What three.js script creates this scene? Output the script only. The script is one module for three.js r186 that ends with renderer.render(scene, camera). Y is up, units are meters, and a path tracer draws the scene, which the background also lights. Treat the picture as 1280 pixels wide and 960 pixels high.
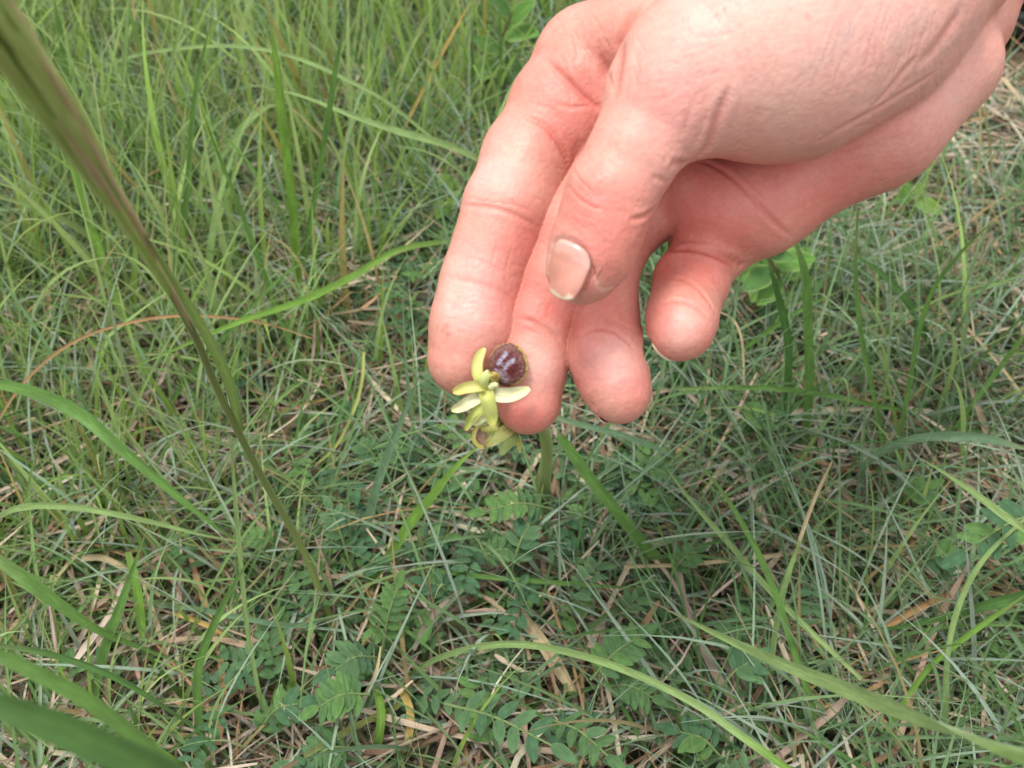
import * as THREE from 'three';
import { mergeGeometries } from 'three/addons/utils/BufferGeometryUtils.js';

// ------------------------------------------------------------------ camera, sky, sun, exposure
const FOV = 40, PITCH = 47, EYE = 0.335;                     // degrees, degrees below the horizon, metres above the soil
const scene = new THREE.Scene();
const camera = new THREE.PerspectiveCamera(FOV, 4 / 3, 0.01, 400);
camera.position.set(0, EYE, 0);
camera.rotation.set(-THREE.MathUtils.degToRad(PITCH), 0, 0);
camera.focus = 0.285;
camera.userData.fStop = 20;
camera.updateMatrixWorld(true);

const renderer = new THREE.WebGLRenderer({ antialias: true });
renderer.setSize(1024, 768);
renderer.toneMapping = THREE.LinearToneMapping;
renderer.toneMappingExposure = 2.0;
renderer.shadowMap.enabled = true;

// a bright overcast sky: brighter overhead than at the horizon, thin uneven cloud
{
  const w = 256, h = 128, a = new Float32Array(w * h * 4);
  for (let j = 0; j < h; j++) for (let i = 0; i < w; i++) {
    const el = ((j + 0.5) / h - 0.5) * Math.PI, az = (i / w) * Math.PI * 2;
    const s = Math.max(0, Math.sin(el));
    const cloud = 1 + 0.05 * Math.sin(az * 3 + 2 * s) + 0.04 * Math.sin(az * 7 - 5 * s + 1);
    const l = el > 0 ? 0.82 * (1 + 2 * s) / 3 * 1.35 * cloud : 0.16;
    const k = (j * w + i) * 4;
    a[k] = l * 0.98; a[k + 1] = l * 1.0; a[k + 2] = l * 1.03; a[k + 3] = 1;
  }
  const t = new THREE.DataTexture(a, w, h, THREE.RGBAFormat, THREE.FloatType);
  t.mapping = THREE.EquirectangularReflectionMapping; t.magFilter = THREE.LinearFilter; t.needsUpdate = true;
  scene.background = t; scene.environment = t;
}
const sun = new THREE.DirectionalLight(new THREE.Color(1, 0.965, 0.91), 1.5);
sun.position.set(-0.7, 3.0, -0.25); sun.target.position.set(0, 0, -0.35);
sun.castShadow = true; sun.shadow.radius = 26;
Object.assign(sun.shadow.camera, { left: -1.2, right: 1.2, top: 1.2, bottom: -1.2, near: 0.1, far: 8 });
sun.shadow.mapSize.set(2048, 2048);
scene.add(sun, sun.target);

// ------------------------------------------------------------------ helpers
let seed = 20240517;
const rnd = () => { seed = (seed + 0x6d2b79f5) | 0; let t = Math.imul(seed ^ (seed >>> 15), 1 | seed); t = (t + Math.imul(t ^ (t >>> 7), 61 | t)) ^ t; return ((t ^ (t >>> 14)) >>> 0) / 4294967296; };
const rr = (a, b) => a + (b - a) * rnd();
const clamp = (x, a, b) => (x < a ? a : x > b ? b : x);
const lerp = (a, b, t) => a + (b - a) * t;
const smooth = (a, b, x) => { const t = clamp((x - a) / (b - a), 0, 1); return t * t * (3 - 2 * t); };
const V = (x, y, z) => new THREE.Vector3(x, y, z);
const hash3 = (x, y, z) => { let h = Math.imul(x, 374761393) ^ Math.imul(y, 668265263) ^ Math.imul(z, 1274126177); h = Math.imul(h ^ (h >>> 13), 1274126177); return ((h ^ (h >>> 16)) >>> 0) / 4294967296; };
function noise(x, y, z) {                                      // value noise, -1..1
  const i = Math.floor(x), j = Math.floor(y), k = Math.floor(z); x -= i; y -= j; z -= k;
  x = x * x * (3 - 2 * x); y = y * y * (3 - 2 * y); z = z * z * (3 - 2 * z);
  const g = (a, b, c) => hash3(i + a, j + b, k + c);
  return 2 * lerp(lerp(lerp(g(0, 0, 0), g(1, 0, 0), x), lerp(g(0, 1, 0), g(1, 1, 0), x), y), lerp(lerp(g(0, 0, 1), g(1, 0, 1), x), lerp(g(0, 1, 1), g(1, 1, 1), x), y), z) - 1;
}
const fbm = (x, y, z) => (noise(x, y, z) + 0.5 * noise(2.1 * x + 7, 2.1 * y, 2.1 * z) + 0.25 * noise(4.3 * x, 4.3 * y + 3, 4.3 * z)) / 1.75;

const KPX = 2 * Math.tan(THREE.MathUtils.degToRad(FOV / 2)) / 960;     // a picture pixel (1280 x 960) at one unit of depth
const sp = Math.sin(THREE.MathUtils.degToRad(PITCH)), cp = Math.cos(THREE.MathUtils.degToRad(PITCH));
// millimetres in the viewer's axes (x right, y up, z towards the viewer) to world metres
const toWorld = (x, y, z, out = V()) => out.set(x / 1000, EYE + (y * cp + z * sp) / 1000, (-y * sp + z * cp) / 1000);
const atDepth = (px, py, d) => [(px - 640) * KPX * d, (480 - py) * KPX * d, -d];
function onLevel(px, py, mm) {                                  // the point of that sight line at a height in millimetres above the soil
  const p = toWorld((px - 640) * KPX * 1000, (480 - py) * KPX * 1000, -1000).sub(V(0, EYE, 0));
  const t = (mm / 1000 - EYE) / p.y;
  return p.multiplyScalar(t).add(V(0, EYE, 0));
}
const used = {};
const numbered = (n) => { const k = used[n] = (used[n] ?? -1) + 1; return k ? `${n}_${String(k).padStart(3, '0')}` : n; };
function tag(o, label, category, group, kind) {
  o.userData.label = label;
  if (category) o.userData.category = category;
  if (group) o.userData.group = group;
  if (kind) o.userData.kind = kind;
  return o;
}
const shade = (m) => { m.castShadow = true; m.receiveShadow = true; return m; };
function thing(name, pos) { const g = new THREE.Group(); g.name = numbered(name); g.position.copy(pos); scene.add(g); return g; }
function part(name, geo, mat, parent) { const m = shade(new THREE.Mesh(geo, mat)); m.name = name; parent.add(m); return m; }
// ------------------------------------------------------------------ the hand: a distance field in the viewer's axes (mm), meshed as one skin
const nd = (px, py, d, r) => [...atDepth(px, py, d), r];
const chainOf = (...nodes) => nodes.map((n) => nd(...n));
function cone(x, y, z, a, b) {
  const bx = b[0] - a[0], by = b[1] - a[1], bz = b[2] - a[2], px = x - a[0], py = y - a[1], pz = z - a[2];
  let h = (px * bx + py * by + pz * bz) / (bx * bx + by * by + bz * bz); h = h < 0 ? 0 : h > 1 ? 1 : h;
  const dx = px - bx * h, dy = py - by * h, dz = pz - bz * h;
  return Math.sqrt(dx * dx + dy * dy + dz * dz) - (a[3] + (b[3] - a[3]) * h);
}
const smin = (a, b, k) => { const h = Math.max(k - Math.abs(a - b), 0) / k; return Math.min(a, b) - h * h * k * 0.25; };
function chain(x, y, z, c, k) { if (c.off) return 1e3; let d = 1e3; for (let i = 0; i + 1 < c.length; i++) d = smin(d, cone(x, y, z, c[i], c[i + 1]), k); return d; }
const FINGERS = {
  index: chainOf([738, 82, 256, 12.6], [698, 140, 252, 11.4], [661, 198, 249, 10.7], [638, 262, 246, 10.8], [620, 312, 245, 9.8], [604, 355, 244.5, 9.6], [594, 405, 244, 10.0], [582, 448, 244, 8.9]),
  middle: chainOf([800, 152, 262, 12], [757, 218, 252, 10.4], [716, 292, 246, 9.8], [692, 348, 245, 8.6], [672, 402, 244.5, 8.1], [664, 450, 244, 8.1], [660, 503, 244, 7.5]),
  ring: chainOf([846, 215, 268, 11], [792, 268, 259, 9.3], [756, 322, 252, 8.6], [751, 362, 248, 8.0], [754, 402, 245, 7.9], [758, 443, 241, 8.4], [769, 478, 240, 7.4], [775, 493, 240, 6.7]),
  pinky: chainOf([905, 268, 268, 10.5], [886, 312, 261, 8.9], [863, 354, 249, 8.4], [855, 384, 242, 7.5], [852, 402, 237, 7.4], [851, 413, 235, 6.7]),
};
const PALM = [
  chainOf([738, 82, 256, 12.6], [1190, -130, 266, 16]),
  chainOf([800, 152, 262, 12.5], [1200, -88, 268, 16.5]),
  chainOf([852, 212, 267, 12.5], [1190, -52, 268, 16]),
  chainOf([912, 262, 266, 12.5], [1188, 18, 265, 14], [1208, -45, 265, 13]),
  chainOf([985, 222, 256, 13.5], [1090, 146, 251, 16.3], [1175, 78, 252, 14.2]),
  chainOf([878, 247, 252, 9.3], [905, 258, 251, 9.8], [945, 266, 254, 10.3]),
  chainOf([1182, -76, 264, 18], [1268, -190, 266, 19], [1540, -470, 270, 28], [1850, -820, 276, 36]),
];
const THENAR = chainOf([1168, -60, 246, 20], [1068, 6, 234, 23.6], [968, 56, 227, 23.6], [870, 95, 223, 16]);
const WEB = chainOf([865, 55, 234, 12], [800, 45, 243, 10], [742, 70, 250, 11]);
const THUMB = chainOf([858, 100, 224, 14.5], [826, 130, 222, 11.6], [792, 192, 220, 9.2], [763, 243, 220, 9.1], [750, 285, 220, 8.6], [737, 318, 221, 8.4], [727, 338, 221.5, 7.2]);
const FOLD = chainOf([704, 70, 250, 6.5], [728, 98, 247, 7.6], [760, 128, 246, 7.5]), BASEPAD = chainOf([690, 122, 250, 8.8], [722, 156, 248.5, 9.3]);
const ALL = [FOLD, BASEPAD, ...Object.values(FINGERS), ...PALM, THENAR, WEB, THUMB];
function fieldBase(x, y, z) {
  let palm = 1e3;
  for (const c of PALM) palm = smin(palm, chain(x, y, z, c, 6), 9);
  palm = smin(palm, chain(x, y, z, WEB, 6), 6);
  let d = 1e3;
  for (const f in FINGERS) d = Math.min(d, smin(palm, chain(x, y, z, FINGERS[f], 3.2), 5));
  d = smin(smin(d, chain(x, y, z, BASEPAD, 3), 3), chain(x, y, z, FOLD, 4), 1.6);
  const th = smin(chain(x, y, z, THENAR, 10), chain(x, y, z, THUMB, 3), 6);
  return smin(d, th, 2.2);
}
function hitPixel(px, py, f = fieldBase) {                      // where the sight line of a picture pixel meets the skin
  let t = 190;
  for (let i = 0; i < 160; i++) { const p = atDepth(px, py, t), d = f(p[0], p[1], p[2]); if (d < 0.02) return p; t += d * 0.7; if (t > 330) return null; }
  return atDepth(px, py, t);
}
const gradient = (f, x, y, z, e) => {
  const gx = f(x + e, y, z) - f(x - e, y, z), gy = f(x, y + e, z) - f(x, y - e, z), gz = f(x, y, z + e) - f(x, y, z - e), l = Math.hypot(gx, gy, gz) || 1;
  return [gx / l, gy / l, gz / l];
};
// creases: lines on the skin, pressed in by `deep` mm over a half-width `wide`, with a soft roll of skin `lip` beside them
const CREASES = [
  // index: base of the finger, folds of the knuckle side, joints
  [[[652, 145], [672, 152], [686, 162], [698, 178], [706, 194], [711, 212]], 1.3, 0.7, 0.4], [[[684, 76], [698, 90], [712, 104], [730, 122], [752, 138]], 0.9, 0.7, 0.2],
  [[[700, 131], [716, 134], [735, 132], [748, 133]], 0.4, 0.5, 0.1],
  [[[748, 60], [758, 90], [766, 108], [770, 118]], 0.5, 0.9, 0.1], [[[800, 2], [788, 22], [778, 48], [773, 80], [769, 116]], 1.3, 1.5, 0.15],
  [[[578, 257], [600, 258], [625, 262], [650, 272], [672, 284]], 0.55, 0.6, 0.1], [[[580, 247], [605, 251], [640, 256], [668, 266]], 0.22, 0.4, 0],
  [[[648, 234], [666, 247], [684, 252]], 0.15, 0.4, 0],
  [[[553, 345], [575, 350], [600, 355], [628, 366], [648, 380]], 0.32, 0.9, 0], [[[566, 318], [600, 326], [640, 345], [660, 352]], 0.12, 0.4, 0],
  [[[622, 302], [617, 322], [612, 342]], 0.16, 0.3, 0.03], [[[640, 308], [634, 330], [630, 356]], 0.17, 0.3, 0.03], [[[655, 335], [647, 365]], 0.1, 0.3, 0.02],
  // middle, ring, little finger
  [[[648, 398], [662, 401], [680, 410], [695, 422], [704, 434]], 0.6, 0.5, 0.15], [[[655, 412], [672, 416], [690, 428]], 0.15, 0.4, 0],
  [[[676, 382], [674, 396]], 0.12, 0.3, 0.04], [[[687, 381], [684, 398]], 0.12, 0.3, 0.04],
  [[[730, 416], [746, 411], [764, 413], [780, 423], [793, 437]], 0.7, 0.5, 0.15], [[[734, 400], [752, 397], [772, 402], [790, 412]], 0.15, 0.5, 0],
  [[[834, 313], [858, 311], [880, 314], [902, 322], [926, 332]], 2.2, 0.8, 0.5],
  [[[838, 347], [856, 350], [872, 360], [884, 374], [894, 389]], 0.6, 0.6, 0.2], [[[850, 350], [864, 358], [876, 368]], 0.25, 0.4, 0.1],
  [[[826, 381], [840, 376], [858, 378], [876, 388], [888, 402]], 0.55, 0.5, 0.2],
  // palm
  [[[868, 198], [892, 207], [915, 222], [938, 244], [957, 266], [974, 284], [990, 296]], 0.9, 0.6, 0.25],
  [[[1145, 72], [1128, 92], [1110, 114], [1092, 133]], 1.0, 0.9, 0.2], [[[1200, 15], [1185, 38], [1165, 65], [1150, 78]], 0.8, 1.6, 0.1],
  [[[1172, 88], [1150, 104], [1120, 122], [1090, 140], [1060, 156], [1025, 176]], 0.7, 0.9, 0.15], [[[1160, 112], [1120, 126], [1080, 150]], 0.12, 0.5, 0], [[[1120, 152], [1060, 160], [1020, 170]], 0.1, 0.4, 0],
  [[[1186, 86], [1160, 100]], 0.1, 0.3, 0.05], [[[1150, 160], [1090, 182], [1010, 200]], 0.1, 0.5, 0],
  [[[909, 114], [901, 136], [894, 156], [885, 182], [870, 199]], 1.3, 0.9, 0.5], [[[886, 134], [880, 155], [872, 176]], 0.3, 0.6, 0.1], [[[866, 126], [860, 148], [856, 166]], 0.25, 0.6, 0.1],
  // thumb
  [[[842, 205], [852, 204], [860, 210]], 0.9, 0.7, 0.25], [[[820, 222], [834, 228]], 0.4, 0.5, 0.1], [[[790, 274], [800, 273], [810, 268], [818, 262]], 0.8, 0.5, 0.2],
  [[[716, 210], [722, 222], [732, 232], [740, 240]], 0.35, 0.32, 0.08], [[[728, 200], [736, 214], [748, 228], [756, 240]], 0.08, 0.3, 0.03], [[[736, 196], [748, 212], [760, 230]], 0.06, 0.3, 0.02],
  [[[711, 234], [720, 245], [732, 254], [744, 260], [756, 262]], 0.45, 0.34, 0.12], [[[710, 252], [720, 264], [734, 272], [752, 278]], 0.12, 0.3, 0.04], [[[712, 264], [720, 277], [732, 286]], 0.12, 0.3, 0.05], [[[738, 262], [750, 269]], 0.08, 0.3, 0.03], [[[742, 276], [760, 283]], 0.08, 0.3, 0.03], [[[716, 222], [726, 236], [742, 246]], 0.08, 0.3, 0.03],
];
// long fine lines of the skin over the ball of the thumb and the knuckle web
for (let i = 0; i < 46; i++) {
  const u = rnd(), x = 1040 + 170 * u + rr(-10, 10), y = rr(-10, 60) + 20 * u, l = rr(30, 95), a = rr(1.75, 2.05) - 0.25 * u;
  CREASES.push([[[x, y], [x + l * 0.5 * Math.cos(a) + rr(-2, 2), y + l * 0.5 * Math.sin(a)], [x + l * Math.cos(a - 0.06), y + l * Math.sin(a - 0.06)]], rr(0.06, 0.2), rr(0.3, 0.6), 0.04]);
}
for (let i = 0; i < 60; i++) {
  const x = rr(690, 800), y = rr(0, 110), l = rr(12, 40), a = 1.15 + rr(-0.25, 0.25) + (x - 745) * 0.002;
  CREASES.push([[[x, y], [x + l * 0.5 * Math.cos(a), y + l * 0.5 * Math.sin(a)], [x + l * Math.cos(a + 0.1), y + l * Math.sin(a + 0.1)]], rr(0.07, 0.2), rr(0.25, 0.45), 0.03]);
}
for (let i = 0; i < 40; i++) {
  const x = rr(790, 900), y = rr(10, 150), l = rr(10, 30), a = rr(-0.6, -0.2);
  CREASES.push([[[x, y], [x + l * Math.cos(a), y + l * Math.sin(a)]], rr(0.05, 0.13), rr(0.25, 0.4), 0]);
}
const FX = Object.values(FINGERS);
for (const [k, c] of [[0, FINGERS.index], [1, FINGERS.middle], [2, FINGERS.ring], [3, THUMB]]) {     // cross lines along the fingers
  for (let i = 0; i < 70; i++) {
    const s = rr(1, c.length - 1.2), j = Math.floor(s), t = s - j, n = c[j], m = c[j + 1];
    const q = [0, 1, 2].map((e) => lerp(n[e], m[e], t)), r = lerp(n[3], m[3], t), sc = 1 / (KPX * -q[2]);
    const ax = m[0] - n[0], ay = -(m[1] - n[1]), al = Math.hypot(ax, ay), u = [-ay / al, ax / al], w = rr(-0.8, 0.8) * r * sc, len = rr(4, 16) * (k === 3 ? 0.7 : 1), cx = 640 + q[0] * sc + u[0] * w, cy = 480 - q[1] * sc + u[1] * w;
    const tilt = rr(-0.35, 0.35), du = [u[0] + tilt * ax / al, u[1] + tilt * ay / al];
    CREASES.push([[[cx - du[0] * len, cy - du[1] * len], [cx, cy], [cx + du[0] * len, cy + du[1] * len]], rr(0.035, 0.11), rr(0.24, 0.36), 0.01]);
  }
}
const SEG = new Map(), CELL = 4;
function addSegment(a, b, deep, wide, lip) {
  const reach = wide * 4.2, s = { a, b, deep, wide, lip, reach };
  const lo = [0, 1, 2].map((e) => Math.floor((Math.min(a[e], b[e]) - reach) / CELL)), hi = [0, 1, 2].map((e) => Math.floor((Math.max(a[e], b[e]) + reach) / CELL));
  for (let i = lo[0]; i <= hi[0]; i++) for (let j = lo[1]; j <= hi[1]; j++) for (let k = lo[2]; k <= hi[2]; k++) { const key = (i + 512) * 1048576 + (j + 512) * 1024 + k + 512; (SEG.get(key) ?? SEG.set(key, []).get(key)).push(s); }
}
let lineNo = 0;
for (const [pts, deep, wide, lip] of CREASES) {
  const curve = new THREE.CatmullRomCurve3(pts.map(([x, y]) => V(x, y, 0))), n = Math.max(3, Math.ceil(curve.getLength() / 7));
  const P = curve.getPoints(n).map((p) => hitPixel(p.x, p.y)); lineNo++;
  for (let i = 0; i < n; i++) if (P[i] && P[i + 1] && Math.hypot(P[i][0] - P[i + 1][0], P[i][1] - P[i + 1][1], P[i][2] - P[i + 1][2]) < 7) {
    const e = Math.min(1, 3.5 * Math.min(i + 0.5, n - i - 0.5) / n + 0.15);
    addSegment(P[i], P[i + 1], deep * e, wide, lip * e);
  }
}
function creaseAt(x, y, z) {
  const list = SEG.get((Math.floor(x / CELL) + 512) * 1048576 + (Math.floor(y / CELL) + 512) * 1024 + Math.floor(z / CELL) + 512);
  if (!list) return 0;
  let pit = 0, fine = 0, roll = 0;
  for (const s of list) {
    const d = cone(x, y, z, [s.a[0], s.a[1], s.a[2], 0], [s.b[0], s.b[1], s.b[2], 0]);
    if (d > s.reach) continue;
    const u = d / s.wide; pit = Math.max(pit, s.deep * Math.exp(-1.25 * Math.pow(u, 1.35))); const v = u - 2.3; roll = Math.max(roll, 0.6 * s.lip * Math.exp(-v * v * 0.8));
  }
  return pit - roll;
}
// the nails: each lies round its finger's axis
function nailFrame(chainNodes, from, to, turnPx) {
  const a = V(...chainNodes[from]), b = V(...chainNodes[to]), along = b.clone().sub(a).normalize();
  const n = V(...turnPx).addScaledVector(along, -V(...turnPx).dot(along)).normalize();
  return { a, b, along, n, side: V().crossVectors(along, n) };
}
const NAILS = [
  { name: 'thumbnail', c: THUMB, from: 4, to: 6, n: [-0.78, -0.02, 0.62], at: [704, 335], half: 4.8, len: 5.6, bend: 8.6, label: 'short pink thumbnail with a pale base and a dirty yellowish rim' },
  { name: 'fingernail', c: FINGERS.ring, from: 5, to: 7, n: [-0.72, -0.3, -0.62], at: null, half: 4.6, len: 5.5, bend: 8 },
  { name: 'fingernail', c: FINGERS.pinky, from: 3, to: 5, n: [-0.62, -0.66, -0.36], at: null, half: 3.8, len: 4.6, bend: 7 },
];
function fieldSkin(x, y, z) {
  const d = fieldBase(x, y, z);
  if (d > 3.5 || d < -4) return d;
  const rough = 0.075 * Math.abs(noise(x * 0.9 + 3, y * 0.9, z * 0.9)) + 0.07 * Math.abs(noise(x * 1.7, y * 1.7 + 3, z * 1.7)) + 0.05 * noise(x * 0.55, y * 0.55, z * 0.55) + 0.022 * noise(x * 1.5 + 9, y * 1.5, z * 1.5) + 0.018 * noise(x * 2.9, y * 2.9 + 5, z * 2.9);
  let nail = 0;
  for (const q of NAILS) if (q.frame) {
    const ux = x - q.o[0], uy = y - q.o[1], uz = z - q.o[2]; if (ux * ux + uy * uy + uz * uz > 200) continue;
    const v = ux * q.frame.along.x + uy * q.frame.along.y + uz * q.frame.along.z, s = ux * q.frame.side.x + uy * q.frame.side.y + uz * q.frame.side.z, e = ux * q.frame.n.x + uy * q.frame.n.y + uz * q.frame.n.z;
    if (e < -4.5) continue;
    const k = Math.pow(Math.abs(s / q.half), 3.2) + Math.pow(Math.abs(v / q.len), v < 0 ? 2.6 : 4);
    const r = Math.pow(k, 1 / 3.2) - 1;                           // < 0 under the nail
    nail += 0.6 * (1 - smooth(-0.04, 0.12, r)) - (v < 0.55 * q.len ? 0.22 : 0.06) * Math.exp(-Math.pow((r - 0.22) / 0.17, 2));
  }
  return d + creaseAt(x, y, z) + nail + rough * 0.8;
}
for (const q of NAILS) {
  const f = nailFrame(q.c, q.from, q.to, q.n); let o = q.at ? hitPixel(...q.at) : null;
  if (!o) { let p = V(...q.c[q.to]).addScaledVector(f.along, -0.6), t = 0; for (let i = 0; i < 60; i++) { const g = p.clone().addScaledVector(f.n, t); t += Math.max(0.02, -fieldBase(g.x, g.y, g.z) * 0.6); if (fieldBase(g.x, g.y, g.z) > -0.02) break; } o = p.addScaledVector(f.n, t).toArray(); }
  q.o = o; q.frame = f;
  const height = (v) => { const p = V(...o).addScaledVector(f.along, v); let t = -3; for (let i = 0; i < 80; i++) { if (fieldBase(p.x + f.n.x * t, p.y + f.n.y * t, p.z + f.n.z * t) > 0) break; t += 0.1; } return clamp(t, -2.5, 1.5); };
  q.low = height(-q.len * 0.95); q.mid = height(0); q.high = height(q.len * 0.75) - 0.1;
}
// ---- surface nets over blocks near the skin
function meshField(f, lo, hi, h) {
  const B = 16, nb = [0, 1, 2].map((e) => Math.ceil((hi[e] - lo[e]) / (h * B))), blocks = new Map(), pos = [], idx = [];
  const half = h * B * 0.5 * 1.7321 + 3.2;
  for (let k = 0; k < nb[2]; k++) for (let j = 0; j < nb[1]; j++) for (let i = 0; i < nb[0]; i++) {
    const x0 = lo[0] + i * B * h, y0 = lo[1] + j * B * h, z0 = lo[2] + k * B * h, m = h * B / 2;
    for (const c of ALL) c.off = false;
    const mid = Math.abs(fieldBase(x0 + m, y0 + m, z0 + m));
    if (mid > half) continue;
    for (const c of ALL) c.far = chain(x0 + m, y0 + m, z0 + m, c, 6) > mid + 2 * half + 10;
    for (const c of ALL) c.off = c.far;
    const N = B + 1, v = new Float32Array(N * N * N); let n = 0, lowest = 1e3, highest = -1e3;
    for (let c = 0; c < N; c++) for (let b = 0; b < N; b++) for (let a = 0; a < N; a++) { const d = f(x0 + a * h, y0 + b * h, z0 + c * h); v[n++] = d; if (d < lowest) lowest = d; if (d > highest) highest = d; }
    if (lowest > 0 || highest < 0) continue;
    const vi = new Int32Array(B * B * B).fill(-1);
    for (let c = 0; c < B; c++) for (let b = 0; b < B; b++) for (let a = 0; a < B; a++) {
      let sx = 0, sy = 0, sz = 0, cnt = 0; const at = (p, q, r) => v[a + p + N * (b + q + N * (c + r))];
      for (let e = 0; e < 12; e++) {
        const ax = e >> 2, u = e & 1, w = (e >> 1) & 1, p0 = ax === 0 ? [0, u, w] : ax === 1 ? [u, 0, w] : [u, w, 0], p1 = p0.slice(); p1[ax] = 1;
        const d0 = at(...p0), d1 = at(...p1); if (d0 < 0 === d1 < 0) continue;
        const t = d0 / (d0 - d1); sx += p0[0] + (ax === 0 ? t : 0); sy += p0[1] + (ax === 1 ? t : 0); sz += p0[2] + (ax === 2 ? t : 0); cnt++;
      }
      if (cnt) { vi[a + B * (b + B * c)] = pos.length / 3; pos.push(x0 + (a + sx / cnt) * h, y0 + (b + sy / cnt) * h, z0 + (c + sz / cnt) * h); }
    }
    blocks.set(i + nb[0] * (j + nb[1] * k), { v, vi });
  }
  for (const c of ALL) c.off = false;
  const N = B + 1, cell = (x, y, z) => { if (x < 0 || y < 0 || z < 0) return -1; const b = blocks.get((x >> 4) + nb[0] * ((y >> 4) + nb[1] * (z >> 4))); return b ? b.vi[(x & 15) + B * ((y & 15) + B * (z & 15))] : -1; };
  for (const [key, { v }] of blocks) {
    const i = key % nb[0], j = Math.floor(key / nb[0]) % nb[1], k = Math.floor(key / (nb[0] * nb[1]));
    for (let c = 0; c < B; c++) for (let b = 0; b < B; b++) for (let a = 0; a < B; a++) {
      const d0 = v[a + N * (b + N * c)], X = i * B + a, Y = j * B + b, Z = k * B + c;
      for (let ax = 0; ax < 3; ax++) {
        const d1 = ax === 0 ? v[a + 1 + N * (b + N * c)] : ax === 1 ? v[a + N * (b + 1 + N * c)] : v[a + N * (b + N * (c + 1))];
        if (d0 < 0 === d1 < 0) continue;
        const q = ax === 0 ? [cell(X, Y, Z), cell(X, Y - 1, Z), cell(X, Y - 1, Z - 1), cell(X, Y, Z - 1)] : ax === 1 ? [cell(X, Y, Z), cell(X, Y, Z - 1), cell(X - 1, Y, Z - 1), cell(X - 1, Y, Z)] : [cell(X, Y, Z), cell(X - 1, Y, Z), cell(X - 1, Y - 1, Z), cell(X, Y - 1, Z)];
        if (q.some((e) => e < 0)) continue;
        if (d0 < 0) idx.push(q[0], q[1], q[2], q[0], q[2], q[3]); else idx.push(q[0], q[2], q[1], q[0], q[3], q[2]);
      }
    }
  }
  return { pos, idx };
}
const skinMat = new THREE.MeshPhysicalMaterial({ vertexColors: true, roughness: 0.46, specularIntensity: 0.65, sheen: 0.08, sheenColor: new THREE.Color(0.9, 0.55, 0.45), sheenRoughness: 0.5 });
const HANDBASE = V();
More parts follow.
